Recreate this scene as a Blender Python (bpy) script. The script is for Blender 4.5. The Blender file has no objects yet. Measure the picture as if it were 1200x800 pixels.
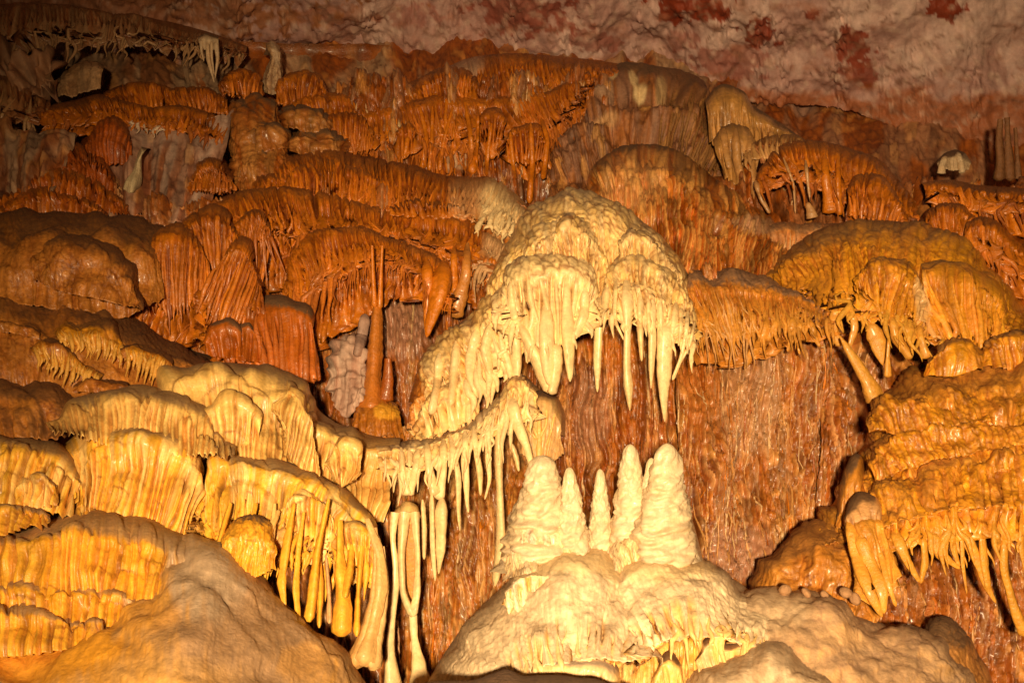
import bpy, math, random
import numpy as np
from mathutils import Vector

# ---------------------------------------------------------------- camera, light, exposure
SC = bpy.context.scene
COL = SC.collection
CAM = np.array([0.0, 0.0, 1.6])
PITCH = math.radians(40)
F = 1150.0                                   # focal length in photo pixels (photo 1200 x 800)
FWD = np.array([0, math.cos(PITCH), math.sin(PITCH)])
UP = np.array([0, -math.sin(PITCH), math.cos(PITCH)])
RIGHT = np.array([1.0, 0, 0])
cd = bpy.data.cameras.new('camera'); cam = bpy.data.objects.new('camera', cd); COL.objects.link(cam)
cam.location = CAM; cam.rotation_euler = (math.pi/2 + PITCH, 0, 0)
cd.sensor_width = 36; cd.lens = 36*F/1200; cd.clip_end = 200; cd.clip_start = .05
SC.camera = cam
W = bpy.data.worlds.new('World'); SC.world = W; W.use_nodes = True
W.node_tree.nodes['Background'].inputs[0].default_value = (1.0, .45, .16, 1)
W.node_tree.nodes['Background'].inputs[1].default_value = .05
# the photographer's flash: a little above and left of the lens, its beam falling off to the corners
ld = bpy.data.lights.new('camera_flash', 'SPOT'); lo = bpy.data.objects.new('camera_flash', ld); COL.objects.link(lo)
ld.energy = 5300; ld.color = (1, .735, .41); ld.shadow_soft_size = .16; ld.spot_size = math.radians(78); ld.spot_blend = 1
lpos = CAM - RIGHT*.16 + UP*.34 - FWD*2.4
lo.location = lpos
aim = CAM + (FWD + RIGHT*.15 - UP*.10)*8
lo.rotation_euler = Vector(aim - lpos).to_track_quat('-Z', 'Y').to_euler()
SC.view_settings.view_transform = 'Standard'; SC.view_settings.look = 'None'
SC.view_settings.exposure = 0; SC.view_settings.gamma = 1
try: SC.view_settings.use_curve_mapping = False
except Exception: pass
SC.cycles.max_bounces = 5; SC.cycles.diffuse_bounces = 4; SC.cycles.glossy_bounces = 2

# ---------------------------------------------------------------- helpers: space, noise
def P3(x, y, d):
    """a point of the cave seen at photo pixel x, y at distance d metres along the view axis"""
    x = np.asarray(x, float)[..., None]; y = np.asarray(y, float)[..., None]; d = np.asarray(d, float)[..., None]
    return CAM + d*FWD + (x-600)/F*d*RIGHT + (400-y)/F*d*UP

_T = np.random.RandomState(7).rand(16, 256, 256)
def vn(x, y, s=0):
    t = _T[s % 16]; x = x + 37.7*s; y = y + 91.3*s
    xi = np.floor(x).astype(int); yi = np.floor(y).astype(int)
    fx = x-xi; fy = y-yi; fx = fx*fx*(3-2*fx); fy = fy*fy*(3-2*fy)
    a = t[xi & 255, yi & 255]; b = t[(xi+1) & 255, yi & 255]; c = t[xi & 255, (yi+1) & 255]; d = t[(xi+1) & 255, (yi+1) & 255]
    return (a*(1-fx)+b*fx)*(1-fy)+(c*(1-fx)+d*fx)*fy
def fbm(x, y, s=0, o=3):
    r = 0; a = .5; n = 0
    for k in range(o):
        r = r + a*vn(x*2**k, y*2**k, s+k*3); n += a; a *= .5
    return r/n*2-1                                    # -1..1
def worley(x, y, s=0):
    xi = np.floor(x).astype(int); yi = np.floor(y).astype(int)
    f1 = np.full(x.shape, 9.); f2 = f1.copy(); idv = np.zeros(x.shape)
    tx = _T[s % 16]; ty = _T[(s+5) % 16]; ti = _T[(s+9) % 16]
    for i in (-1, 0, 1):
        for j in (-1, 0, 1):
            a = (xi+i) & 255; b = (yi+j) & 255
            d = np.hypot(xi+i+tx[a, b]-x, yi+j+ty[a, b]-y)
            m = d < f1
            f2 = np.where(m, f1, np.minimum(f2, d)); f1 = np.where(m, d, f1); idv = np.where(m, ti[a, b], idv)
    return f1, f2, idv
def sst(a, b, x):
    t = np.clip((x-a)/(b-a), 0, 1); return t*t*(3-2*t)
def curve(pts, n, smooth=.05):
    p = np.array(pts, float); d = np.r_[0, np.cumsum(np.hypot(*(np.diff(p[:, :2], axis=0)).T))]
    m = 400; t = np.linspace(0, d[-1], m); q = np.stack([np.interp(t, d, p[:, k]) for k in range(p.shape[1])], 1)
    w = max(1, int(m*smooth)); e0, e1 = q[0].copy(), q[-1].copy()
    for _ in range(2):
        pad = np.concatenate([2*q[0]-q[1:w+1][::-1], q, 2*q[-1]-q[-w-1:-1][::-1]])
        c = np.cumsum(np.concatenate([np.zeros((1, q.shape[1])), pad]), axis=0)
        q = (c[2*w+1:]-c[:-2*w-1])/(2*w+1)
    tt = np.linspace(0, m-1, n); return np.stack([np.interp(tt, np.arange(m), q[:, k]) for k in range(q.shape[1])], 1), d[-1]

# ---------------------------------------------------------------- palette (real surface colours)
OR = (.62, .185, .007); DO = (.34, .085, .007); RO = (.46, .095, .008); GO = (.78, .33, .015); YE = (.87, .44, .04)
CR = (.88, .55, .17); WH = (.86, .62, .31); DU = (.20, .10, .04); GD = (.40, .25, .15); PK = (.42, .23, .16); BR = (.33, .12, .04)
TAN = (.50, .27, .11); MAU = (.44, .22, .18); RED = (.25, .035, .008); GRY = (.45, .32, .25); BG = (.60, .36, .17)

# ---------------------------------------------------------------- materials: calcite, wet and dull
def stone(name, rough, bump, scale, coat=0.0, sss=0.0):
    m = bpy.data.materials.new(name); m.use_nodes = True; nt = m.node_tree; N = nt.nodes; L = nt.links
    b = N['Principled BSDF']
    at = N.new('ShaderNodeAttribute'); at.attribute_name = 'tint'
    tc = N.new('ShaderNodeTexCoord')
    n1 = N.new('ShaderNodeTexNoise'); n1.inputs['Scale'].default_value = scale; n1.inputs['Detail'].default_value = 6; n1.inputs['Roughness'].default_value = .65
    L.new(tc.outputs['Object'], n1.inputs['Vector'])
    mr = N.new('ShaderNodeMapRange'); mr.inputs[1].default_value = .3; mr.inputs[2].default_value = .7; mr.inputs[3].default_value = .72; mr.inputs[4].default_value = 1.2
    L.new(n1.outputs['Fac'], mr.inputs[0])
    mx = N.new('ShaderNodeVectorMath'); mx.operation = 'SCALE'
    L.new(at.outputs['Color'], mx.inputs[0]); L.new(mr.outputs[0], mx.inputs['Scale']); L.new(mx.outputs[0], b.inputs['Base Color'])
    n2 = N.new('ShaderNodeTexNoise'); n2.inputs['Scale'].default_value = scale*3.1; n2.inputs['Detail'].default_value = 3
    L.new(tc.outputs['Object'], n2.inputs['Vector'])
    r = N.new('ShaderNodeMapRange'); r.inputs[1].default_value = .3; r.inputs[2].default_value = .7; r.inputs[3].default_value = rough-.13; r.inputs[4].default_value = rough+.2
    L.new(n2.outputs['Fac'], r.inputs[0])
    inv = N.new('ShaderNodeMath'); inv.operation = 'SUBTRACT'; inv.use_clamp = True; inv.inputs[0].default_value = coat
    rr = N.new('ShaderNodeMath'); rr.operation = 'ADD'; rr.use_clamp = True      # dust (alpha of the tint) is dull
    mu = N.new('ShaderNodeMath'); mu.operation = 'MULTIPLY'; mu.inputs[1].default_value = .45
    L.new(at.outputs['Alpha'], mu.inputs[0]); L.new(r.outputs[0], rr.inputs[0]); L.new(mu.outputs[0], rr.inputs[1])
    L.new(rr.outputs[0], b.inputs['Roughness'])
    b.inputs['Specular IOR Level'].default_value = .5; b.inputs['Coat Weight'].default_value = coat; b.inputs['Coat Roughness'].default_value = .22
    if coat: L.new(at.outputs['Alpha'], inv.inputs[1]); L.new(inv.outputs[0], b.inputs['Coat Weight'])
    bp = N.new('ShaderNodeBump'); bp.inputs['Strength'].default_value = bump; bp.inputs['Distance'].default_value = .012
    ad = N.new('ShaderNodeMath'); ad.operation = 'ADD'
    n3 = N.new('ShaderNodeTexNoise'); n3.inputs['Scale'].default_value = scale*2.2; n3.inputs['Detail'].default_value = 5; n3.inputs['Roughness'].default_value = .6
    L.new(tc.outputs['Object'], n3.inputs['Vector'])
    L.new(n3.outputs['Fac'], bp.inputs['Height']); L.new(bp.outputs[0], b.inputs['Normal'])
    return m
MAT = dict(
    wet=stone('wet_orange_calcite', .34, .8, 20, coat=.3),
    cream=stone('cream_calcite', .42, .55, 22, coat=.22),
    dull=stone('dusty_calcite', .55, .9, 26),
    rock=stone('bare_limestone', .66, .9, 9),
)

# ---------------------------------------------------------------- mesh and object helpers
def mesh(name, V, Fq, C, mat, smooth=True):
    me = bpy.data.meshes.new(name)
    V = np.ascontiguousarray(V, np.float32).reshape(-1, 3); Fq = np.ascontiguousarray(Fq, np.int32).reshape(-1, 4)
    me.vertices.add(len(V)); me.vertices.foreach_set('co', V.ravel())
    me.loops.add(Fq.size); me.loops.foreach_set('vertex_index', Fq.ravel())
    me.polygons.add(len(Fq)); me.polygons.foreach_set('loop_start', np.arange(0, Fq.size, 4, dtype=np.int32))
    me.update(calc_edges=True)
    me.polygons.foreach_set('use_smooth', np.ones(len(Fq), bool))
    a = me.color_attributes.new('tint', 'FLOAT_COLOR', 'POINT'); a.data.foreach_set('color', np.ascontiguousarray(C, np.float32).ravel())
    me.materials.append(MAT[mat]); return me
def link(name, me, parent=None):
    o = bpy.data.objects.new(name, me); COL.objects.link(o)
    if parent is not None: o.parent = parent
    return o
def put(o, parent, base):
    """store vertices relative to the thing's base"""
    o.data.vertices.foreach_get  # (positions were already written relative to base)
    return o
class Tubes:
    def __init__(s): s.V = []; s.F = []; s.C = []; s.n = 0
    def add(s, path, rad, col, sides=8, flat=1.0, rng=None, dust=0):
        path = np.asarray(path, float); n = len(path); rad = np.asarray(rad, float)
        t = np.gradient(path, axis=0); t /= np.linalg.norm(t, axis=1)[:, None]+1e-9
        a = np.cross(t, FWD); a /= np.linalg.norm(a, axis=1)[:, None]+1e-9; b = np.cross(t, a)
        th = np.arange(sides)*2*math.pi/sides
        ring = a[:, None]*np.cos(th)[None, :, None] + b[:, None]*np.sin(th)[None, :, None]*flat
        s.V.append((path[:, None]+ring*rad[:, None, None]).reshape(-1, 3))
        i = np.arange(n-1)[:, None]*sides; j = np.arange(sides)[None]; k = (j+1) % sides
        s.F.append(np.stack([i+j, i+k, i+sides+k, i+sides+j], -1).reshape(-1, 4)+s.n)
        c = np.asarray(col, float); c = np.broadcast_to(c, (n, 3)) if c.ndim == 1 else c
        c = np.repeat(c[:, None], sides, 1).reshape(-1, 3)
        s.C.append(np.c_[c, np.full(len(c), dust)]); s.n += n*sides
    def build(s, name, mat, parent=None, base=None, stuff=False):
        if not s.V: return None
        V = np.concatenate(s.V)
        if base is not None: V = V-base
        o = link(name, mesh(name, V, np.concatenate(s.F), np.concatenate(s.C), mat), parent)
        if stuff: o['kind'] = 'stuff'
        return o
def thing(name, label, cat, base, group=None):
    o = bpy.data.objects.new(name, None); COL.objects.link(o); o.location = base; o.empty_display_size = .1
    o['label'] = label; o['category'] = cat
    if group: o['group'] = group
    return o

# ---------------------------------------------------------------- the flowstone sheet
RES = 1.0
class Sheet:
    """a draped flowstone surface: a rounded crest, a fluted face falling from it, turned under at its foot"""
    def __init__(s, crest, bottom, dc, db, R=.35, vr=.35, bulge=.0, tuck=.15, back=.5, fl=8, fa=.6, fs=.25, fr=.3, rag=0, ragw=1,
                 cell=0, ca=.3, clim=.45, cst=1.6, lump=40, la=.05, col=OR, col2=None, streak=.5, dust=DU, dz=.55, dw=.25, du=1.0,
                 side=0, sR=.3, seed=0, warp=6, zones=(), mat='wet', smooth=.05, rough=.0, gcol=None, gc=.6, step=1.3, fine=.35, lobes=None, cf=0, fur=.25, rip=0, dirt_shade=.8, ccol=.15, band=.3, gp=(0, 1.1), vst=1.75, lst=1.3):
        fl = fl*.82 if fl <= 9 else fl; rng = np.random.RandomState(seed*13+5); s.seed = seed; s.mat = mat
        _, lc = curve(crest, 10); _, lb = curve(bottom, 10)
        nu = max(12, int(max(lc, lb)/(step*RES)))
        c, lc = curve(crest, nu, smooth); b, lb = curve(bottom, nu, smooth)
        hh = np.hypot(*(b[:, :2]-c[:, :2]).T); H = max(hh.max(), 6); Wd = (lc+lb)/2
        # profile rows: (v, extra depth)
        nv1 = max(6, int(vr*H/(step*1.35*RES))+5); a = np.linspace(0, 1, nv1)
        v1 = vr*(1-np.cos(a*math.pi/2)); d1 = R*(1-np.sin(a*math.pi/2))
        nv2 = max(6, int((1-vr)*H/(step*vst*RES))); v2 = vr+(1-vr)*np.linspace(0, 1, nv2+1)[1:]; d2 = -bulge*np.sin(math.pi*(v2-vr)/(1-vr))
        v0 = np.array([.06, .03, .01]); d0 = R+back*np.array([1, .5, .15])
        v3 = np.array([1.0, .99, .97]); d3 = tuck*np.array([.25, .6, 1.])
        v = np.r_[v0, v1, v2, v3]; dd = np.r_[d0, d1, d2, d3]; nv = len(v)
        s.vis = slice(3, nv-3)
        U = np.linspace(0, 1, nu)[:, None]; Vv = v[None]
        px = U*0 + c[:, :1]+(b[:, :1]-c[:, :1])*Vv; py = c[:, 1:2]+(b[:, 1:2]-c[:, 1:2])*Vv
        dcu = np.interp(U[:, 0], np.linspace(0, 1, np.size(dc)), np.atleast_1d(dc))[:, None]; dbu = np.interp(U[:, 0], np.linspace(0, 1, np.size(db)), np.atleast_1d(db))[:, None]
        hs = np.clip(hh/H, .12, 1)[:, None]
        vd = np.clip(Vv, 0, 1)
        vd = np.where(np.arange(nv)[None] < 3, 0, vd)
        dep = dcu+(dbu-dcu)*vd**1.0 + dd[None]*np.where(dd[None] > 0, hs**.5, hs)
        if side:
            e = np.clip(1-np.minimum(U, 1-U)/side, 0, 1); dep = dep+sR*(1-np.sqrt(1-e*e*.999))
        s_ = px + 0*py; t_ = py + 0*px                    # photo-pixel sized surface coordinates
        ul = U*Wd + warp*fbm(U*Wd/35, Vv*H/60, seed, 2)+warp*.3*fbm(U*Wd/11, Vv*H/25, seed+2, 1)
        vl = Vv*hh[:, None]
        # flutes
        def flutes(wd, k):
            w = wd*(.6+.9*rng.rand(int(Wd/wd*2.2)+40)); pos = np.r_[-30, -30+np.cumsum(w)]
            i = np.clip(np.searchsorted(pos, ul)-1, 0, len(w)-1); f = np.clip((ul-pos[i])/w[i], 0, 1)
            bi = i+(f > .5); gap = (gp[0]+(gp[1]-gp[0])*rng.rand(len(w)+2)**2)[bi]*sst(.02, .45, Vv); r = 1-np.clip(np.abs(2*f-1)*(1+gap), 0, 1)**2.4
            st = (fs+fr*(rng.rand(len(w)+2)-.3))[bi]; g = .45+.55*rng.rand(len(w)+2)[bi]
            return i, f, r, sst(0, .22, Vv-st)*g, rng.rand(len(w)+2)
        mpp = dep/F                                        # metres per photo pixel
        i1, f1, r1, ramp1, ln = flutes(fl, 0)
        amod = .45+1.1*vn(ul/38, vl/60, seed+1)
        h = 1.35*fa*fl*(r1-1)*ramp1*amod
        if fine:
            i2, f2, r2, ramp2, _ = flutes(fl*.42, 1); h = h+fa*fl*fine*(r2-1)*ramp2*.9
        h = h+.22*fl*fa*fbm(ul/fl*1.2+i1*3.3, vl/fl*.55, seed+4, 2)*ramp1        # beads and nodes down each flute
        if lump: h = h+la/.0052*fbm(s_/lump, t_/lump*lst, seed+1, 2)
        cw = 0; dl = np.zeros(ul.shape)
        dl = np.maximum(dl, .8*(1-sst(.0, .28, r1))*ramp1)
        h = h+fur*fbm(ul/2.4, vl/13, seed+8, 2)+rip*fbm(ul/16, vl/3.6, seed+9, 2)
        if cell:
            q = fbm(s_/25, t_/25, seed+6, 2)*.7
            F1, F2, cid = worley(ul/cell+q, vl/cell*cst+q+7, seed+3)
            cw = 1-sst(clim, clim+.35, Vv+.25*fbm(s_/30, t_/30, seed+8, 2))
            dl = np.maximum(dl, (1-sst(.04, .2, F2-F1))*np.clip(cw*1.3, 0, 1)*(.8+.7*fbm(s_/18, t_/14, seed+4, 2)))
            cidv = cid*1.0
            h = h+ca*cell*(np.minimum((F2-F1)*1.5, .6)**.6-.6+.25*(cid-.5))*cw
        if lobes:                                          # overlapping rounded folds, each with a stepped arched rim
            n_, wr, A_ = lobes[:3]; vr0, vr1 = lobes[3] if len(lobes) > 3 else (.02, .8); best = np.zeros(ul.shape); rim = np.zeros(ul.shape)
            ub = (U*Wd+0*Vv)+2.5*fbm(U*Wd/14, Vv*H/14, seed+13, 2); vb = vl+2.5*fbm(U*Wd/13, Vv*H/12, seed+14, 2)
            for q in range(n_):
                w_ = wr[0]+(wr[1]-wr[0])*rng.rand()**1.6; uc = Wd*rng.rand(); vc = (vr0+(vr1-vr0)*rng.rand())*H
                x_ = (ub-uc)/w_; m = (np.abs(x_) < 1) & (vb > vc-2)
                y0 = vc+w_*(.25+.5*rng.rand())*(1.3*x_*x_+.25*x_*(rng.rand()-.5)); e = vb-y0
                rim = np.where(m & (e > 3), rim*.4, rim); rim = np.where(m, np.maximum(rim, np.clip(1.3-np.abs(e+.4)/1.5, 0, 1)*(1-x_**4)), rim)
                L_ = w_*(1.2+1.6*rng.rand()); a_ = A_*(.3+.7*w_/wr[1])*(.6+.6*rng.rand())
                best = np.where(m & (e > 0), np.maximum(best, a_*(1-np.exp(-np.maximum(e, 0)/(1.0+.045*w_)))*np.exp(-np.maximum(e, 0)/L_)*np.sqrt(np.clip(1-x_*x_, 0, 1))), best)
            h = h+best-A_*.45; dl = np.maximum(dl, rim)
        h = h+(1-r1)*ramp1*.16*fl*fbm(s_/3.5, t_/6, seed+1, 2)
        if rough: h = h+rough*fbm(s_/7, t_/9, seed+9, 3)
        if cf: h = h*(.25+.75*sst(0, cf, Vv))
        # ragged foot: each flute has its own length
        if rag:
            fin = np.clip(r1*1.25-.25, 0, 1)**.8; L = rag*(.25+.75*ln[i1])*fin
            if ragw != 1: L = L*np.interp(U, np.linspace(0, 1, len(ragw)), ragw)
            dirx = (b[:, :1]-c[:, :1])/np.maximum(hh[:, None], 4); diry = (b[:, 1:2]-c[:, 1:2])/np.maximum(hh[:, None], 4)
            k = sst(.35, 1, Vv)*np.clip(Vv, 0, 1); px = px+dirx*L*k; py = py+diry*L*k
            h = h-.3*fl*sst(.7, 1, Vv)*(1-fin)
        P = P3(px, py, dep)
        def normals(P):
            n = np.cross(np.gradient(P, axis=0), np.gradient(P, axis=1)); n /= np.linalg.norm(n, axis=2)[..., None]+1e-12
            return n*np.sign(-((P-CAM)*n).sum(2).mean()+1e-9)
        N0 = normals(P)
        N0[:, -4:] = N0[:, -5:-4]                          # the turned-under hem keeps the face's direction
        h = h*np.clip(hh/24, .12, 1)[:, None]
        hfade = np.ones(nv); hfade[:3] = [0, .3, .8]; hfade[-3:] = [.9, .7, .5]
        s.h = h
        P = P+N0*(h*hfade[None]*mpp)[..., None]
        N1 = normals(P)
        dz = math.sin(math.asin(min(.999, dz))-math.radians(15))
        # colour: the stone's own colours, streaks down the flow, shade painted into grooves, dust on what faces up
        c1 = np.array(col); c2 = np.array(col2 if col2 is not None else col)*1.0
        k = np.clip(.5+streak*1.6*fbm(ul/fl*1.3, vl/60, seed+5, 3)+.3*fbm(s_/40, t_/40, seed+7, 4), 0, 1)[..., None]
        C = c1*(1-k)+c2*k
        if gcol is not None:  # groove tint: mineral colour, with recess shading painted into it
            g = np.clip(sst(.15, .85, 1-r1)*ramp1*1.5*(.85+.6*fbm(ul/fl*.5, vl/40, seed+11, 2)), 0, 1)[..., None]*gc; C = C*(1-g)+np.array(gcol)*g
        zw = 0
        if cell and ccol:
            C = C*(1+.9*ccol*(cidv-.5)*np.clip(cw, 0, 1))[..., None]; g = (ccol*.75*sst(.8, .9, cidv)*np.clip(cw, 0, 1))[..., None]; C = C*(1-g)+np.array((.62, .31, .08))*g
        C = C*(1+band*(fbm(ul/2.2, vl/22, seed+3, 2)*.7+fbm(ul/7, vl/110, seed+12, 2)))[..., None]*np.array([1, 1, 1.])
        if dirt_shade:  # dark lines: dirt in cracks and fold rims, painted shade in flute grooves
            g = (np.clip(dl, 0, 1)*dirt_shade*(.75+.5*fbm(s_/15, t_/15, seed+2, 2)))[..., None]; g = np.clip(g, 0, .9); C = C*(1-g)+C*np.array([.34, .20, .16])*g
        for z in zones:                                   # (x, y, radius x, radius y, colour, amount)
            zx, zy, rx, ry, zc, am = z
            w = am*(1-sst(.6, 1.15, np.hypot((s_-zx)/rx, (t_-zy)/ry)+.35*fbm(ul/9, vl/30, seed+12, 3)))[..., None]; zw = np.maximum(zw, w[..., 0]); C = C*(1-w)+np.array(zc)*w
        up = N0[..., 2]*.6+N1[..., 2]*.4+.16*fbm(s_/22, t_/16, seed+10, 5)+.10*fbm(ul/3, vl/9, seed+15, 2)
        w = (du*sst(dz-dw/2, dz+dw/2, up))*(1-.85*zw)
        C = C*(1-w[..., None])+np.array(dust)*w[..., None]
        s.P, s.N, s.C, s.W = P, N1, np.concatenate([C, w[..., None]], 2), w
        s.px = 1/F; s.nu, s.nv = nu, nv; s.v = v; s.H = H; s.Wd = Wd; s.base = P[nu//2, nv-4]
    def build(s, name='flow_surface', parent=None, base=None):
        i = (np.arange(s.nu-1)[:, None]*s.nv+np.arange(s.nv-1)[None]).ravel()
        Fq = np.stack([i, i+s.nv, i+s.nv+1, i+1], 1)
        V = s.P-(base if base is not None else 0)
        return link(name, mesh(name, V, Fq, s.C, s.mat), parent)
    def at(s, u, v):
        """surface point and normal at fractions u across, v down"""
        iu = np.clip(np.asarray(u)*(s.nu-1), 0, s.nu-1.001); a = 3; b = s.nv-4
        iv = np.clip(np.interp(np.clip(v, 0, 1), s.v[a:b+1], np.arange(a, b+1)), a, b-.001)
        i0 = iu.astype(int); j0 = iv.astype(int); fu = (iu-i0)[..., None]; fv = (iv-j0)[..., None]
        g = lambda A: (A[i0, j0]*(1-fu)+A[i0+1, j0]*fu)*(1-fv)+(A[i0, j0+1]*(1-fu)+A[i0+1, j0+1]*fu)*fv
        n = g(s.N); return g(s.P), n/np.linalg.norm(n, axis=-1)[..., None], g(s.C)
    def strand(s, T, rng, u, v0, ext, w, col=None, v1=1.0, du=0, tm=.6, wob=.02, lift=.25, tip=.15, down=.6, n=14, blunt=False, flat=1.0, sides=8, out=0.0):
        """one hanging rib: down the face from v0, then free by ext photo pixels"""
        nf = max(4, int(n*.6)); v = np.linspace(v0, v1, nf); m = max(2, int(n*.6)) if ext > 0 else 0
        T_all = nf+m; tt = np.linspace(0, 1, T_all)
        off = du*(1-sst(0, tm, tt)) if du else 0*tt
        wv = wob*(vn(tt*3+rng.rand()*50, tt*0+rng.rand()*50, 3)-.5)*2*sst(0, .3, tt)
        uu = np.clip(u+off+wv, 0, 1)
        p, nn, cc = s.at(uu[:nf], v)
        wm = w*np.linalg.norm(p[0]-CAM)/F/2
        p = p+nn*(wm*lift)
        if out:
            p = p + (CAM-p)/np.linalg.norm(CAM-p, axis=1)[:, None]*out*sst(0, 1, tt[:nf])[:, None]
        if m:
            q0, _, _ = s.at(np.array([uu[nf-1]]*2), np.array([.45, 1.])); d = q0[1]-q0[0]; d = d-FWD*min(0, d@FWD); d /= np.linalg.norm(d)+1e-9; dn = np.array([0, 0, -1.]); L = ext*np.linalg.norm(p[-1]-CAM)/F
            q = []; cur = p[-1].copy()
            across = RIGHT; usz = s.Wd*np.linalg.norm(p[-1]-CAM)/F
            for k in range(m):
                f = (k+1)/m; dk = (.45+.55*min(1, f*2))*min(1, down*1.5); dd = d*(1-dk)+dn*dk; dd /= np.linalg.norm(dd)
                cur = cur+dd*L/m+across*(uu[nf+k]-uu[nf+k-1])*usz; q.append(cur.copy())
            p = np.concatenate([p, q])
        t = np.linspace(0, 1, len(p))
        r = wm*(.15+.85*sst(0, .38, t))*((1-(1-tip)*sst(.45, 1, t)) if not blunt else np.ones_like(t))
        r = r*(1+.16*(vn(t*9+rng.rand()*40, t*0+rng.rand()*30, 5)-.5)*2); r[-1] *= .3; r[0] *= .4
        c = cc[0, :3]*0+ (np.array(col) if col is not None else np.minimum(cc[:, :3].mean(0)*1.22+.01, .9))
        c = c*(1+.15*(rng.rand()-.5))
        T.add(p, r, c, sides=sides, flat=flat)
        return p

# ---------------------------------------------------------------- the setting: walls and ceiling
def struct(name, label=None, **kw):
    o = Sheet(**kw).build(name); o['kind'] = 'structure'
    return o
RK = dict(R=.02, vr=.1, back=.1, tuck=.02, fs=-.5, fr=0, du=0)
def rill(name, crest, bottom, dc, db, seed, col, col2, **k):
    """rough wall of thin vertical ribs"""
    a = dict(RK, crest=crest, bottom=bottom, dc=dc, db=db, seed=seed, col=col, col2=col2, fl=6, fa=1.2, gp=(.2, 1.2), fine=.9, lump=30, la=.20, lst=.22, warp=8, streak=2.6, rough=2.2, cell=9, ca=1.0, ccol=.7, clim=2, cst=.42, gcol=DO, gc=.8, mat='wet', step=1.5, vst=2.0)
    a.update(k); return Sheet(**a)

# great cave wall behind everything (coarse where it is hidden)
s = rill('cave_wall', [(-900, -60), (0, 40), (300, 60), (700, 50), (1000, 80), (1300, 60), (2100, -60)], [(-900, 1300), (300, 1300), (900, 1300), (2100, 1300)],
         [11, 10.8, 11, 11.4, 10.5, 11], [8.2, 8.0, 8.4], 1, DO, BR, step=9, fl=20, lump=90, la=.3, fa=.3)
s.build('cave_wall')['kind'] = 'structure'

# ceiling of pale mauve limestone with torn rust red patches
CK = dict(R=.02, vr=.02, back=.1, tuck=.02, fl=60, fa=.0, fine=0, warp=3, col=(.60, .40, .34), col2=(.46, .26, .22), streak=1.6, du=0, mat='rock', dirt_shade=0, fur=0, band=0)
cs = Sheet(crest=[(-160, -80), (300, -80), (900, -80), (1360, -80)], bottom=[(-160, 122), (0, 120), (250, 75), (420, 70), (560, 78), (760, 95), (850, 118), (1000, 125), (1200, 205), (1360, 205)],
           dc=[9.6, 9.6, 9.6], db=[10.8, 11.1, 11.3, 11.2, 10.6, 10.5], seed=2, lump=70, la=.16, step=2.0, rough=5, **CK)
co = Sheet(crest=[(-1500, -1300), (300, -1300), (900, -1300), (2700, -1300)], bottom=[(-900, 130), (0, 110), (600, 60), (1200, 120), (2100, 200)], dc=[4.2, 4.2, 4.2], db=[11.3, 11.6, 11.6, 11.2], seed=3, lump=120, la=.3, step=14, rough=8, **CK)
co.build('ceiling')['kind'] = 'structure'
def ceiling_paint(s):
    X = (s.P-CAM); d = X@FWD; x = X@RIGHT/d*F+600; y = 400-(X@UP)/d*F
    C = s.C
    for (zx, zy, rx, ry, col, am) in [(812, 6, 45, 22, RED, 1), (893, 38, 22, 17, RED, .95), (1002, 55, 22, 22, RED, .95), (1108, 8, 24, 18, RED, 1), (953, 17, 9, 8, RED, .9), (850, 70, 50, 22, RED, .6), (615, 12, 60, 32, RED, .8),
                      (700, 45, 30, 14, RED, .6), (480, 20, 40, 14, RED, .5), (380, 18, 70, 14, DO, .5), (1010, 88, 30, 12, RED, .8), (120, 10, 260, 50, BR, .9), (800, 48, 24, 12, RED, .5)]:
        q = np.hypot((x-zx)/rx, (y-zy)/ry)+.95*fbm(x/12, y/10, 3, 5)
        w = (am*(1-sst(.86, .92, q)))[..., None]; C[..., :3] = C[..., :3]*(1-w)+np.array(col)*w
    # old brown film along the foot of the ceiling
    w = (sst(.2, .6, (y-62-22*sst(600, 1000, x))/50+.5*fbm(x/30, y/14, 6, 4)-.15)*.85)[..., None]; C[..., :3] = C[..., :3]*(1-w)+np.array(DO)*w
    w = (.5*sst(.3, .7, fbm(x/40, y/30, 8, 4)+.4)*sst(650, 200, x))[..., None]; C[..., :3] = C[..., :3]*(1-w)+np.array(BR)*w
    w = (.45*sst(.15, .6, fbm(x/9, y/9, 10, 3)))[..., None]; C[..., :3] = C[..., :3]*(1-w)+np.array((.66, .47, .36))*w
    w = (.6*sst(.2, .6, fbm(x/22, y/12, 11, 5)))[..., None]; C[..., :3] = C[..., :3]*(1-w)+np.array((.34, .13, .07))*w
    w = (.7*(1-sst(.0, .05, np.abs(fbm(x/60+y/90, y/30, 12, 3)))))[..., None]; C[..., :3] = C[..., :3]*(1-w)+np.array((.2, .09, .05))*w
ceiling_paint(cs)
cs.build('ceiling')['kind'] = 'structure'

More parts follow.
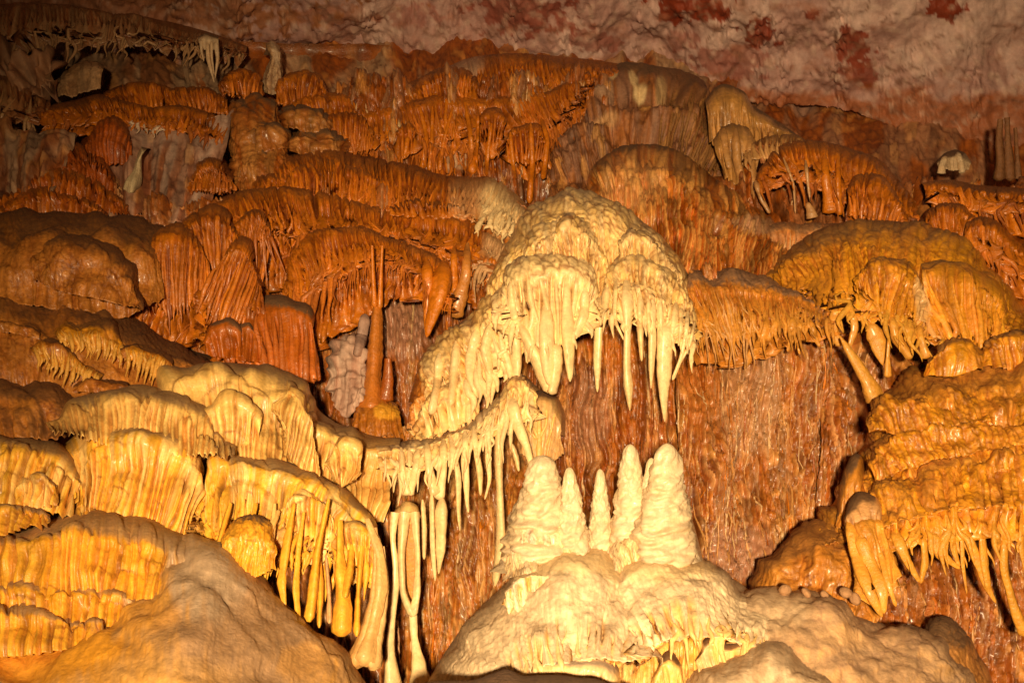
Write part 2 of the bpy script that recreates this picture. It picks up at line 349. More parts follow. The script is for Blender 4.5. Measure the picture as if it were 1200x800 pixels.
RIBS = dict(central_wall=170, right_wall=330, low_centre_wall=220, middle_left_wall=240, low_right_wall=160, column_back_wall=100, low_left_wall=70, right_high_wall=80)
def wallpatch(name, *a, rw=(2, 4.5), rc=((.56, .27, .08), OR, DO, (.46, .16, .03), (.50, .23, .07), (.66, .42, .2)), rl=(.06, .4), **k):
    s = rill(name, *a, **k); o = s.build(name); o['kind'] = 'structure'
    ribs = int(.6*RIBS.get(name, 0))
    if ribs:                                               # thin wandering ribs of calcite down the wall
        T = Tubes(); rng = np.random.RandomState(a[4] if len(a) > 4 else 5)
        for i in range(ribs):
            v0 = rng.rand()*.9; L = rl[0]+(rl[1]-rl[0])*rng.rand()**2; u = rng.rand(); w = rw[0]+(rw[1]-rw[0])*rng.rand()**2; c = rc[rng.randint(len(rc))]
            s.strand(T, rng, u, v0, 0, w, c, v1=min(1, v0+L), wob=3.5/s.Wd, lift=-.1, tip=.2, n=15, sides=5)
            if rng.rand() < .4: s.strand(T, rng, u, v0, 0, w*.7, c, v1=min(1, v0+L*.7), du=(rng.rand()-.5)*24/s.Wd, tm=.9, wob=0, lift=.1, tip=.5, n=15, sides=5)
        T.build('wall_ribs', 'wet', o, stuff=True)
    return o
# upper right recess under the ceiling
wallpatch('recess_wall', [(820, 100), (900, 98), (1000, 100), (1060, 84), (1130, 80), (1190, 90), (1290, 90)], [(820, 240), (940, 240), (1060, 260), (1150, 300), (1290, 320)], [11.5, 11.3, 11.0], [9.6, 9.2, 8.9], 21, DO, (.38, .17, .08),
          fl=30, fa=.1, fs=.5, lump=34, la=.12, rough=4, cell=12, ca=.25, cst=1, ccol=.4, mat='rock', zones=[(1180, 110, 50, 50, (.30, .2, .17), .8), (860, 110, 45, 10, (.5, .3, .22), .8), (930, 120, 25, 12, (.5, .3, .22), .7), (1120, 190, 22, 14, (.62, .45, .28), .7)])
# upper wall between the ceiling and the first tiers
wallpatch('upper_wall', [(200, 10), (400, 0), (560, 5), (700, 10), (880, 40)], [(230, 150), (420, 150), (600, 140), (850, 150)], [11.5, 11.6, 11.7], [9.9, 9.8, 9.9], 22, DO, (.44, .26, .14),
          fl=30, fa=.08, fs=.5, lump=24, la=.09, rough=4, cell=9, ca=.3, cst=1, ccol=.4, mat='rock', streak=2, R=.3, vr=.3)
wallpatch('left_upper_wall', [(-80, 20), (100, 30), (280, 50)], [(-80, 260), (100, 260), (290, 200)], [10.9, 11.0, 11.2], [8.6, 9.2, 9.6], 23, BR, (.45, .27, .15), fl=30, fa=.15, fs=.4, lump=30, la=.14, rough=4, cell=12, ca=.3, cst=1, ccol=.4, mat='rock', streak=2)
wallpatch('pale_gap_wall', [(130, 128), (200, 130), (275, 135)], [(120, 262), (180, 262), (235, 262)], 9.0, 8.0, 24, (.46, .29, .21), (.36, .19, .12), fl=20, fa=.12, fs=.2, lump=18, la=.07, rough=3.0, cell=14, ca=.18, cst=.7, ccol=.4, mat='rock', streak=2)
wallpatch('left_low_rock', [(-60, 120), (20, 150), (90, 160)], [(-60, 262), (30, 262), (60, 262)], 8.6, 8.0, 25, (.36, .21, .12), BR, fl=18, fa=.2, fs=.2, lump=20, la=.14, rough=4, cell=12, ca=.3, cst=.8, ccol=.4, mat='rock', streak=2)
# wall behind the orange tiers
wallpatch('middle_left_wall', [(140, 250), (300, 230), (480, 230), (640, 240)], [(140, 480), (300, 500), (400, 520), (640, 520)], [8.1, 8.2, 8.3], [7.3, 7.3, 7.3], 26, (.44, .13, .02), (.38, .16, .06), zones=[(235, 330, 14, 30, (.40, .19, .11), .8), (265, 350, 12, 25, PK, .8), (470, 385, 40, 45, (.4, .2, .12), .7), (330, 420, 20, 30, PK, .5)])
# wall behind the long columns of the upper curtain
wallpatch('column_back_wall', [(380, 110), (520, 100), (700, 95), (740, 95)], [(380, 260), (520, 260), (740, 270)], 9.6, 9.0, 27, DO, (.36, .16, .07), zones=[(535, 190, 22, 14, (.55, .33, .18), .9), (475, 165, 8, 12, WH, .7), (612, 175, 18, 12, WH, .7)])
# central wall between the white canopy and the stalagmites
wallpatch('central_wall', [(560, 330), (650, 340), (760, 340), (840, 320)], [(560, 760), (700, 760), (860, 760)], [7.2, 7.1, 7.0], [6.3, 6.4, 6.3], 28, (.44, .13, .015), (.48, .2, .06), fl=10, zones=[(690, 480, 26, 60, (.42, .2, .1), .7), (725, 400, 40, 30, OR, .6)])
wallpatch('right_wall', [(790, 320), (880, 340), (1040, 390)], [(800, 740), (900, 740), (1060, 740)], [7.0, 6.95, 6.9], [6.0, 6.1, 6.1], 29, (.44, .145, .02), (.50, .23, .08), fl=7, streak=2.8,
          zones=[(860, 650, 45, 38, (.40, .19, .11), .8), (880, 470, 40, 70, (.5, .27, .13), .6), (820, 455, 22, 70, (.5, .17, .03), .7)])
wallpatch('low_centre_wall', [(420, 500), (520, 490), (640, 480)], [(400, 860), (500, 860), (640, 860)], [6.7, 6.8, 6.7], [5.7, 5.7, 5.6], 30, (.48, .17, .02), (.55, .29, .1), fl=7)
wallpatch('low_left_wall', [(280, 590), (360, 580), (460, 570)], [(280, 860), (360, 860), (470, 860)], 6.0, 5.4, 31, (.5, .18, .04), (.5, .26, .13), fl=10)
wallpatch('low_right_wall', [(1000, 560), (1100, 560), (1320, 560)], [(1040, 900), (1150, 900), (1360, 900)], [6.1, 6.1, 6.0], [5.3, 5.3, 5.2], 32, (.44, .13, .015), (.42, .17, .05), fl=8)
wallpatch('right_high_wall', [(820, 200), (960, 195), (1100, 215), (1300, 210)], [(860, 330), (960, 300), (1100, 330), (1300, 360)], 8.6, 7.8, 33, DO, BR, fl=10)

wallpatch('hollow_wall', [(960, 350), (1040, 350), (1140, 370)], [(960, 600), (1040, 600), (1140, 600)], 7.2, 6.4, 34, (.44, .13, .015), (.46, .18, .05), fl=7)
# ---------------------------------------------------------------- flowstone things
_seed = [50]
def flow(name, label, cat, crest, bottom, dc, db, fr=(), fingers=(), extra=(), group=None, cur=0, **k):
    _seed[0] += 1; sd = k.pop('seed', _seed[0])
    s = Sheet(crest, bottom, dc, db, seed=sd, **k)
    base = s.base.copy(); root = thing(name, label, cat, base, group)
    s.build('flow_surface', root, base); zbuf(root, s)
    for e in extra:                                       # smaller folds on the same mass: parts of it
        e = dict(e); _seed[0] += 1; kk = dict(k); kk.update(e); kk.pop('fringe', None)
        s2 = Sheet(seed=_seed[0], **kk); s2.build('fold', root, base); zbuf(root, s2)
        for f in e.get('fringe', ()): fringe(s2, root, base, _seed[0]+500, k.get('mat', 'wet'), **f)
    if cur:                                               # the ribbed curtain that falls behind the rim's fringe to the tier below
        bt = np.array(bottom, float); X = bt[:, 0]; dn = (X-600)/1500*1.0
        w = np.array([cur]*len(bt) if np.ndim(cur) == 0 else np.interp(np.linspace(0, 1, len(bt)), np.linspace(0, 1, len(cur)), cur))
        _seed[0] += 1; kk = {q: k[q] for q in ('col', 'col2', 'mat', 'zones', 'gcol') if q in k}
        D = np.array(np.atleast_1d(db), float)
        s3 = Sheet([(x, y-5) for x, y in bt], [(x+d*a, y+a) for (x, y), d, a in zip(bt, dn, w)], D+.10, D+.02, seed=_seed[0], R=.03, vr=.05, back=.2, fl=k.get('fl', 7)*1.15, fa=1.5, fs=-.3, fr=0, fine=.3, gp=(.4, 1.5), gc=.8, lump=18, la=.06, rag=10, warp=6, rough=.7, streak=1.2, du=0, **kk)
        s3.build('rib_curtain', root, base); zbuf(root, s3)
        fringe(s3, root, base, _seed[0]*3, k.get('mat', 'wet'), n=int(s3.Wd/11), u=(0, 1), v0=(0, .1), ext=(0, 14), w=(2.5, 5.5), y=.6, lift=.35, wob=.02, name='rib', v1=(.45, 1), cj=.3, tip=.3)
    for j, f in enumerate(fr): fringe(s, root, base, sd*7+j, k.get('mat', 'wet'), **f)
    for f in fingers: finger(root, base, *f[:4], **(f[4] if len(f) > 4 else {}))
    return root, s, base
def fringe(s, root, base, sd, mat, n=20, u=(0, 1), v0=(.4, .6), ext=(10, 30), w=(3, 5), col=None, y=.3, v1=(1, 1), big=9, tip=.2, wob=.015, lift=.2, down=.6, name='stalactite_fringe', blunt=False, cj=.0, out=0.0, sides=7, dur=.02):
    rng = np.random.RandomState(sd); T = Tubes()
    for i in range(n):
        uu = u[0]+(u[1]-u[0])*(i+.15+.7*rng.rand())/n
        q = rng.rand()**1.4; L = ext[0]+(ext[1]-ext[0])*q; ww = w[0]+(w[1]-w[0])*(.6*q+.4*rng.rand())
        a = v0[0]+(v0[1]-v0[0])*rng.rand(); b = v1[0]+(v1[1]-v1[0])*rng.rand()
        TT = T
        if ww >= big: TT = Tubes()
        cc = None if col is None else np.array(col)*(1-cj/2+cj*rng.rand())
        s.strand(TT, rng, uu, a, L if b >= .999 else 0, ww, cc, v1=b, wob=wob, lift=lift, tip=tip, down=down, blunt=blunt, out=out, sides=sides)
        if rng.rand() < y:
            st = rng.get_state()
            for sg in ((-1, 1) if rng.rand() < .3 else (1,)):
                s.strand(TT, rng, uu, a+.02, L*.55 if b >= .999 else 0, ww*.6, cc, v1=b, du=sg*dur*(.6+rng.rand()), tm=.85, wob=0, lift=lift, tip=.5, down=down, out=out, sides=sides)
        if TT is not T: TT.build('stalactite', mat, root, base)
    if T.V: T.build(name, mat, root, base, stuff=True)
ZB = {}
def zbuf(root, s):
    X = (s.P[:, 3:-2]-CAM).reshape(-1, 3); d = X@FWD; x = X@RIGHT/d*F+600; y = 400-(X@UP)/d*F
    i = np.round(x/2).astype(int)+100; j = np.round(y/2).astype(int)+100; m = (i >= 0) & (i < 900) & (j >= 0) & (j < 800)
    B = ZB.setdefault(root.name, np.full((900, 800), np.inf)); np.minimum.at(B, (i[m], j[m]), d[m])
def finger(root, base, pts, ws, d, col, mat='cream', name='stalactite', sides=14, flat=1.0, rough=.10, n=26, seed=None, label=None, drip=False, rings=0, snap=True, off=.3):
    """a stalactite or column through photo pixels pts with widths ws, at distance d (one value, or one for each end)"""
    q, L = curve(pts, n, .06); m = len(ws); t = np.linspace(0, 1, n)
    dd = np.interp(t, np.linspace(0, 1, np.size(d)), np.atleast_1d(d)); sd = seed if seed is not None else int(q[0, 0]*3+q[-1, 1])
    r = np.interp(t, np.linspace(0, 1, m), ws)/2; r = r*(1+rough*2*(vn(t*7+sd*.37, t*0+sd*.11, 2)-.5)+rough*.8*(vn(t*19+sd*.7, t*0, 4)-.5))
    if rings: r = r*(1+.05*np.sin(t*rings*6.28))
    if snap and root is not None and root.name in ZB:      # the ribs grow out of the mass they hang from
        B = ZB[root.name]; z = np.full(n, np.nan)
        for k in range(n):
            i = int(round(q[k, 0]/2))+100; j = int(round(q[k, 1]/2))+100
            if 1 <= i < 898 and 1 <= j < 798:
                v = np.min(B[i-1:i+2, j-1:j+2])
                if np.isfinite(v): z[k] = v
        ok = np.isfinite(z)
        if ok.any():
            last = dd[0]; lz = None
            for k in range(n):
                if ok[k]:
                    lz = z[k] if lz is None else min(z[k], lz+.04); dd[k] = lz+r[k]*z[k]/F*off
                elif lz is not None: dd[k] = lz+r[k]*lz/F*off
            f = np.argmax(ok); dd[:f] = dd[f]
            dd = np.convolve(np.r_[dd[0], dd[0], dd, dd[-1], dd[-1]], np.ones(5)/5, 'valid')
        g = np.clip(1-t/.16, 0, 1); dd = dd+g*r*dd/F*1.2; r = r*(1-.6*g**1.5)
    P = P3(q[:, 0], q[:, 1], dd); T = Tubes()
    k_ = np.clip(vn(t*5+sd, t*0, 6)*1.3-.3, 0, 1)[:, None]; c = np.array(col)*(1-.5*k_)+np.array(col)*np.array([.97, .82, .62])*.5*k_; r = np.r_[r[:-1], r[-1]*.35]
    T.add(P, r*dd/F, c, sides=sides, flat=flat)
    # thin ribs down the outside make it a draped rather than turned shape
    ph = (sd*1.7) % 6; V = T.V[0].reshape(n, sides, 3); cen = P[:, None]; th = np.arange(sides)*2*math.pi/sides
    rel = V-cen; V = cen+rel*(1+rough*1.1*np.sin(th*3+ph+t[:, None]*1.5)[..., None]+rough*1.3*np.abs(np.sin(th*3.5+ph*2+t[:, None]*.8))[..., None]-rough*.6); T.V[0] = V.reshape(-1, 3)
    if root is None: return T
    o = T.build(name, mat, root, base)
    if label: o['label'] = label
    return o

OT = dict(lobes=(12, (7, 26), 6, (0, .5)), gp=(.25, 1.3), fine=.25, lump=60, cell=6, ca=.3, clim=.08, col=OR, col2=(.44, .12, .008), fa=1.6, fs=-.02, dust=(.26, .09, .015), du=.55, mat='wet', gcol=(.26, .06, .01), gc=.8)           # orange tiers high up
# ---- top left
flow('curtain', 'dim brown curtain of thin draperies at the top left corner of the cave', 'drapery', [(-60, 10), (0, 5), (60, 2), (120, 6), (180, 20), (240, 34), (290, 54)], [(-60, 52), (0, 50), (60, 36), (110, 42), (170, 40), (240, 55), (288, 60)], [9.7, 10.1, 10.3], [9.5, 9.9, 10.1],
     R=.2, fl=6, rag=22, fr=[dict(n=46, v0=(.3, .7), ext=(8, 34), w=(2.5, 4), col=(.46, .26, .12), cj=.5)], **dict(OT, col=BR, col2=(.44, .25, .12)))
flow('tan_boss', 'leaning tan layered boss beside the dark hole at upper left', 'flowstone', [(66, 98), (80, 84), (98, 72), (114, 70), (120, 78)], [(66, 112), (90, 112), (118, 104)], 9.5, 9.3, R=.3, fl=16, fa=.2, cell=8, ca=.3, clim=1.2, cst=2, col=TAN, col2=(.5, .3, .15), mat='dull', dz=.7)
flow('rock_ledge', 'grey brown broken ledge left of the dark hole, at the left edge', 'rock ledge', [(-60, 58), (0, 55), (40, 58), (66, 60), (70, 80)], [(-60, 110), (20, 112), (66, 112)], 9.4, 9.2, R=.4, fl=22, fa=.4, lump=14, la=.14, rough=4, col=(.42, .27, .16), col2=BR, mat='rock')
flow('slanted_drapery', 'grey tan slanted draperies below the ledge at the far left edge', 'drapery', [(-60, 70), (0, 84), (28, 95), (62, 112)], [(-60, 118), (0, 128), (20, 132), (55, 132)], 9.2, 8.9, R=.3, fl=9, rag=14, fr=[dict(n=12, v0=(.3, .5), ext=(18, 46), w=(3.5, 6), col=TAN, down=0)], **dict(OT, col=BR, col2=TAN))
flow('pale_stump', 'short pale banded stump standing above the upper left tiers', 'stalagmite', [(309, 62), (312, 53), (321, 50), (331, 53), (334, 62)], [(310, 108), (320, 112), (333, 108)], 9.6, 9.6, R=.25, vr=.15, fl=6, fa=.3, cell=7, ca=.25, clim=1.5, cst=2.5, side=.4, sR=.2, col=(.62, .44, .28), col2=TAN, mat='dull', dz=.85)
r_, s_, b_ = flow('thin_drapery', 'narrow pale drapery of three strands hanging alone near the top left', 'drapery', [(232, 44), (242, 40), (256, 44)], [(235, 56), (245, 58), (256, 56)], 9.5, 9.5, R=.2, fl=5, rag=4, col=(.55, .38, .22), mat='dull')
for p, w in (([(236, 46), (236, 60), (239, 72)], [5, 3, 1]), ([(243, 46), (244, 70), (251, 97)], [5, 5, 4, 1]), ([(253, 46), (255, 70), (252, 92)], [5, 5, 3, 1]), ([(248, 46), (248, 66), (251, 88)], [4, 3, 1])):
    finger(r_, b_, p, w, 9.45, (.6, .42, .25), mat='dull', sides=8)
flow('flowstone_tier', 'long upper left tier with a brown fringe above the pale gap', 'flowstone', [(40, 130), (62, 120), (95, 116), (105, 108), (125, 107), (142, 116), (170, 126), (215, 124), (250, 132), (270, 145)], [(50, 140), (95, 136), (140, 140), (180, 146), (225, 150), (262, 162)], [8.9, 8.9, 9.0], [8.8, 8.8, 8.8],
     cur=[14,14,22,26], R=.24, fl=7, rag=10, fr=[dict(n=34, v0=(.4, .6), ext=(4, 20), w=(3, 5.5)), dict(n=8, u=(.4, .7), v0=(.8, .9), ext=(4, 14), w=(3, 5), col=(.6, .42, .28))], **OT)
for lab, cr, bt, d in [
    ('brown rolled lobe above the long upper left tier, beside the dark hole', [(120, 108), (140, 98), (175, 97), (205, 105)], [(130, 122), (165, 128), (205, 122)], 9.3),
    ('second brown lobe right of the dark hole, above the upper left tier', [(190, 112), (215, 102), (245, 104), (268, 116)], [(200, 126), (235, 128), (265, 130)], 9.35),
    ('ribbed dome left of the pale stump', [(255, 100), (265, 84), (285, 79), (300, 84), (308, 98)], [(258, 108), (282, 112), (308, 110)], 9.5),
    ('ribbed dome right of the pale stump', [(322, 104), (336, 88), (358, 82), (378, 90), (385, 108)], [(324, 118), (350, 122), (384, 118)], 9.5),
    ('low fringe ledge in the corner below the ribbed domes', [(330, 122), (360, 108), (400, 106), (428, 112)], [(334, 140), (380, 146), (428, 140)], 9.3)]:
    flow('flowstone_lobe', lab, 'flowstone', cr, bt, d, d-.08, R=.22, fl=6, rag=5, fr=[dict(n=12, v0=(.3, .5), ext=(2, 8), w=(3, 4.5))], **OT)
flow('flowstone_dome', 'dark red dome under the upper left tier, beside the pale gap', 'flowstone', [(92, 170), (97, 150), (112, 137), (132, 134), (148, 144), (155, 165)], [(96, 185), (125, 192), (156, 188)], 8.6, 8.5, R=.5, fl=8, rag=4, **dict(OT, fa=.45, col=RO, col2=DO))
flow('flowstone_mound', 'layered red orange mound at the left edge, highest of its three rolls', 'flowstone', [(40, 200), (50, 172), (70, 160), (95, 163), (125, 182), (150, 208), (156, 236)], [(48, 215), (80, 222), (120, 235), (152, 246)], 8.4, 8.3, R=.5, fl=7, rag=3,
     extra=[dict(crest=[(60, 195), (80, 175), (105, 180), (135, 202), (155, 232)], bottom=[(64, 210), (95, 212), (130, 228), (152, 246)], dc=8.32, db=8.25)], zones=[(148, 222, 14, 26, TAN, .8)], **dict(OT, col=RO, col2=DO))
flow('flowstone_mound', 'red orange roll at the left edge, second of the three, under the highest', 'flowstone', [(-30, 236), (10, 218), (35, 197), (58, 191), (92, 197), (122, 214), (152, 240)], [(-30, 252), (20, 250), (80, 250), (152, 250)], 8.15, 8.05, R=.5, fl=8, **dict(OT, col=RO, col2=OR))
flow('flowstone_mound', 'red orange roll lowest at the left edge, touching the big dark slope', 'flowstone', [(-10, 250), (5, 232), (28, 216), (55, 211), (88, 220), (115, 232), (128, 250)], [(-10, 262), (50, 262), (128, 262)], 7.95, 7.9, R=.4, fl=8, **dict(OT, col=RO, col2=OR))
flow('pale_column', 'short pale leaning column in the gap between red dome and grey rock', 'column', [(158, 180), (165, 170), (176, 172)], [(148, 222), (152, 228), (158, 224)], 8.35, 8.25, R=.15, vr=.2, fl=8, fa=.3, col=(.60, .45, .25), mat='dull', side=.4, sR=.1)
flow('flowstone_dome', 'small ribbed dome right of the grey rock gap', 'flowstone', [(218, 205), (226, 186), (245, 177), (262, 184), (276, 208)], [(218, 218), (245, 222), (276, 218)], 8.3, 8.2, R=.4, fl=6, fr=[dict(n=12, v0=(.2, .4), ext=(0, 4), w=(3, 4.5))], **OT)
r_, s_, b_ = flow('stepped_pillar', 'stepped brown pillar of stacked cushions above the long orange curtain', 'flowstone', [(268, 150), (274, 118), (300, 109), (326, 117), (338, 150)], [(262, 225), (290, 232), (345, 222)], 8.9, 8.35, R=.5, fl=10, fa=.4, cell=15, ca=.35, clim=1.4, cst=1.8, fs=.5, mat='wet', col=(.46, .2, .05), col2=DO, side=.25, sR=.3,
     extra=[dict(crest=[(270, 158), (285, 146), (312, 143), (335, 155)], bottom=[(272, 175), (300, 182), (335, 174)], dc=8.75, db=8.65), dict(crest=[(268, 188), (282, 172), (306, 168), (322, 182)], bottom=[(270, 205), (295, 212), (322, 205)], dc=8.6, db=8.5),
            dict(crest=[(322, 130), (345, 122), (372, 124), (395, 140)], bottom=[(326, 148), (360, 156), (395, 154)], dc=8.95, db=8.85), dict(crest=[(330, 160), (352, 148), (385, 146), (412, 160)], bottom=[(334, 176), (370, 182), (410, 178)], dc=8.75, db=8.65)])

# ---- top middle tiers
flow('flowstone_tier', 'highest fringe tier under the pink ceiling, top centre', 'flowstone', [(452, 118), (470, 100), (500, 86), (530, 74), (548, 64), (590, 60), (640, 62), (690, 68), (724, 74)], [(455, 124), (500, 108), (550, 108), (600, 106), (650, 102), (700, 88), (724, 84)], [9.7, 9.8, 9.9], [9.5, 9.6, 9.7],
     cur=20, R=.5, fl=6, rag=6, fr=[dict(n=56, v0=(.35, .6), ext=(4, 14), w=(2.5, 4))], extra=[dict(crest=[(470, 112), (490, 92), (520, 80), (545, 80), (560, 92)], bottom=[(474, 120), (510, 112), (560, 112)], dc=9.5, db=9.4, fringe=[dict(n=20, v0=(.3, .5), ext=(3, 10), w=(2.5, 4))]),
     dict(crest=[(600, 104), (608, 92), (624, 88), (636, 98)], bottom=[(600, 112), (620, 114), (638, 110)], dc=9.5, db=9.4)], **dict(OT, zones=[(545, 70, 25, 14, (.45, .3, .2), .7)]))
r_, s_, b_ = flow('long_curtain', 'long orange curtain with thin columns under the highest tier, above the white canopy', 'flowstone', [(398, 140), (425, 124), (460, 115), (510, 107), (560, 107), (605, 111), (645, 105), (668, 95), (690, 82)], [(400, 165), (440, 170), (490, 165), (550, 160), (600, 160), (640, 155), (672, 125), (692, 95)], [9.2, 9.3, 9.5], [9.1, 9.15, 9.3],
     cur=[30,45,50,50,45,30,5], R=.24, vr=.28, fl=6, rag=24, fr=[dict(n=70, v0=(.3, .5), ext=(8, 40), w=(2.5, 4.5), u=(0, .85), y=.5), dict(n=14, v0=(.4, .6), ext=(30, 55), w=(4, 6), u=(.15, .8), wob=.02)],
     extra=[dict(crest=[(462, 150), (470, 141), (480, 140), (487, 150)], bottom=[(463, 175), (475, 180), (486, 172)], dc=9.0, db=8.95, fl=5), dict(crest=[(562, 140), (570, 127), (584, 128), (592, 142)], bottom=[(564, 165), (575, 170), (588, 165)], dc=9.0, db=8.95, fl=5),
            dict(crest=[(590, 160), (598, 142), (616, 137), (634, 143), (642, 165)], bottom=[(592, 180), (616, 186), (640, 182)], dc=8.98, db=8.95, fl=6, rag=14)], **OT)
for p, w in [([(492, 125), (500, 160), (495, 198)], [5, 6, 6, 9]), ([(507, 125), (506, 170), (503, 200)], [4, 5, 6]), ([(545, 120), (552, 160), (554, 204)], [4, 6, 7, 12]), ([(560, 125), (560, 160), (557, 200)], [4, 4, 5]), ([(576, 145), (572, 175), (570, 205)], [4, 5, 5]), ([(531, 125), (520, 165), (515, 200)], [4, 4, 6]),
             ([(622, 145), (624, 190), (620, 238)], [5, 6, 7, 8]), ([(598, 155), (600, 180), (604, 214)], [4, 5, 5]), ([(634, 138), (642, 165), (636, 210)], [5, 5, 6, 7]), ([(478, 160), (476, 175), (474, 186)], [6, 5, 4])]:
    finger(r_, b_, p, w, 8.98, OR, mat='wet', name='column', sides=9)
flow('flowstone_lobe', 'fringed lobe at the left end of the long orange curtain', 'flowstone', [(370, 150), (385, 128), (408, 122), (428, 130), (440, 152)], [(372, 165), (405, 172), (440, 168)], 9.05, 8.95, R=.4, fl=6, rag=8, fr=[dict(n=18, v0=(.3, .5), ext=(3, 12), w=(2.5, 4))], **OT)
flow('rocky_dome', 'dull brown rocky dome with pale crystal specks under the ceiling', 'flowstone', [(640, 200), (650, 140), (668, 108), (700, 84), (740, 74), (790, 74), (822, 90), (842, 120), (850, 180)], [(640, 250), (700, 250), (770, 250), (850, 250)], [9.2, 9.5, 9.4], [8.7, 8.6, 8.7],
     R=.9, vr=.3, fl=9, fa=.5, fs=.15, cf=.2, ccol=.8, cell=9, ca=.5, clim=2, cst=.5, rough=2.5, lump=30, la=.14, col=(.34, .12, .03), col2=(.32, .15, .08), mat='dull', streak=1.6, warp=12,
     zones=[(688, 103, 26, 14, (.55, .33, .2), .9), (719, 90, 6, 5, WH, .9), (742, 94, 6, 6, WH, .9), (750, 104, 8, 8, WH, .9), (776, 100, 8, 14, (.75, .52, .25), .9), (787, 118, 6, 6, WH, .8), (705, 140, 20, 8, (.6, .33, .14), .8), (800, 110, 30, 60, (.22, .09, .03), .6)],
     fr=[dict(n=20, u=(.6, .95), v0=(.05, .2), v1=(.6, .9), w=(3, 5), col=(.25, .11, .03), cj=.3)])
r_, s_, b_ = flow('tan_drapery', 'tan drapery steps going down right of the rocky dome', 'drapery', [(828, 120), (845, 103), (870, 113), (900, 133), (925, 150), (936, 160)], [(832, 165), (850, 165), (880, 165), (910, 162), (936, 166)], [8.9, 8.9, 8.9], 8.8, R=.3, fl=9, fa=.8, mat='wet', col=(.46, .22, .05), col2=(.42, .2, .06), fr=[dict(n=12, v0=(.2, .4), ext=(5, 20), w=(5, 8))])
r_, s_, b_ = flow('tan_columns', 'group of thick tan columns standing right of the rocky dome', 'column group', [(832, 160), (842, 147), (858, 144), (876, 150), (892, 168)], [(850, 205), (870, 215), (884, 225)], 8.65, 8.5, R=.3, fl=11, fa=.8, mat='wet', col=(.46, .22, .05), col2=(.44, .22, .07))
for p, w in [([(848, 152), (850, 175), (855, 198)], [9, 8, 7]), ([(862, 152), (864, 190), (876, 232)], [10, 10, 10, 8]), ([(878, 160), (880, 195), (886, 236)], [9, 10, 9, 7])]: finger(r_, b_, p, w, [8.45, 8.3], (.47, .24, .08), mat='wet', name='column', rings=6)
flow('flowstone_tier', 'small tan tier between the tan columns and the arched orange dome', 'flowstone', [(868, 176), (880, 162), (905, 154), (935, 157), (948, 168)], [(872, 185), (900, 178), (945, 176)], 8.6, 8.5, R=.35, fl=7, rag=8, fr=[dict(n=14, v0=(.3, .5), ext=(4, 16), w=(3, 6))], **dict(OT, col=TAN, col2=(.52, .27, .08)))
r_, s_, b_ = flow('arched_dome', 'arched orange dome with thin straws over a dark hollow, upper right', 'flowstone', [(884, 212), (890, 190), (905, 174), (930, 165), (962, 162), (1000, 172), (1030, 186), (1055, 208), (1078, 242)], [(890, 216), (925, 200), (965, 205), (1010, 235), (1078, 262)], [8.3, 8.3, 8.2], [8.2, 8.1, 8.0], cur=[5,4,6,8], R=.45, fl=8, rag=18,
     fr=[dict(n=30, v0=(.3, .5), ext=(5, 40), w=(3, 5.5))], **OT)
for p, w, c in [([(918, 185), (930, 215), (932, 250)], [3, 3, 2.5, 2], TAN), ([(944, 188), (948, 225), (951, 238)], [4, 4, 3], TAN), ([(966, 180), (968, 215), (975, 250)], [8, 9, 12, 20], OR), ([(982, 182), (982, 220), (984, 252)], [6, 7, 10], OR), ([(946, 238), (950, 246), (952, 256)], [6, 10, 13], TAN), ([(885, 212), (893, 235), (902, 250)], [7, 6, 4], TAN)]:
    finger(r_, b_, p, w, 8.0, c, mat='wet', name='column', sides=10)
flow('flowstone_dome', 'ribbed orange dome attached right of the dark hollow', 'flowstone', [(992, 222), (1000, 206), (1018, 201), (1038, 208), (1062, 232), (1070, 255)], [(994, 250), (1025, 256), (1070, 268)], 7.9, 7.8, cur=20, R=.35, fl=8, fr=[dict(n=14, v0=(.2, .4), ext=(2, 12), w=(4, 6))], **OT)
flow('flowstone_lobe', 'small orange lobe with short fringe between the ribbed dome and the right edge', 'flowstone', [(1072, 262), (1084, 244), (1105, 234), (1128, 236), (1145, 256)], [(1078, 272), (1110, 278), (1146, 276)], 7.7, 7.6, cur=14, R=.35, fl=7, rag=7, fr=[dict(n=16, v0=(.3, .5), ext=(4, 14), w=(3, 5))], **OT)
flow('flowstone_tier', 'dim orange tier with a dark fringe along the upper right edge', 'flowstone', [(1080, 214), (1110, 208), (1140, 214), (1170, 218), (1200, 218), (1290, 230)], [(1090, 228), (1140, 236), (1200, 240), (1290, 250)], [8.1, 8.0, 7.9], [8.0, 7.9, 7.8], cur=30, R=.22, fl=8, rag=18, fr=[dict(n=34, v0=(.4, .6), ext=(8, 34), w=(3, 5.5))], **OT)
flow('flowstone_tier', 'orange fringed shoulder at the right edge behind the golden dome', 'flowstone', [(1130, 258), (1150, 250), (1175, 258), (1210, 285), (1290, 320)], [(1136, 280), (1160, 290), (1205, 318), (1290, 350)], 7.5, 7.4, cur=40, R=.4, fl=8, rag=16, fr=[dict(n=22, v0=(.3, .5), ext=(6, 26), w=(3, 6))], **OT)
r_, s_, b_ = flow('white_stump', 'small white forked stump in the dark recess at upper right', 'stalagmite', [(1098, 190), (1106, 178), (1120, 173), (1132, 178), (1138, 190)], [(1100, 198), (1118, 200), (1136, 198)], 8.9, 8.85, R=.3, vr=.4, fl=9, fa=.5, rag=3, rough=1.5, col=(.62, .44, .26), col2=(.45, .3, .16), mat='dull')
for p, w in [([(1108, 184), (1104, 194), (1103, 204)], [7, 7, 9]), ([(1122, 180), (1126, 192), (1128, 203)], [8, 8, 7])]: finger(r_, b_, p, w, 8.82, (.62, .44, .26), mat='dull', name='root', sides=9)
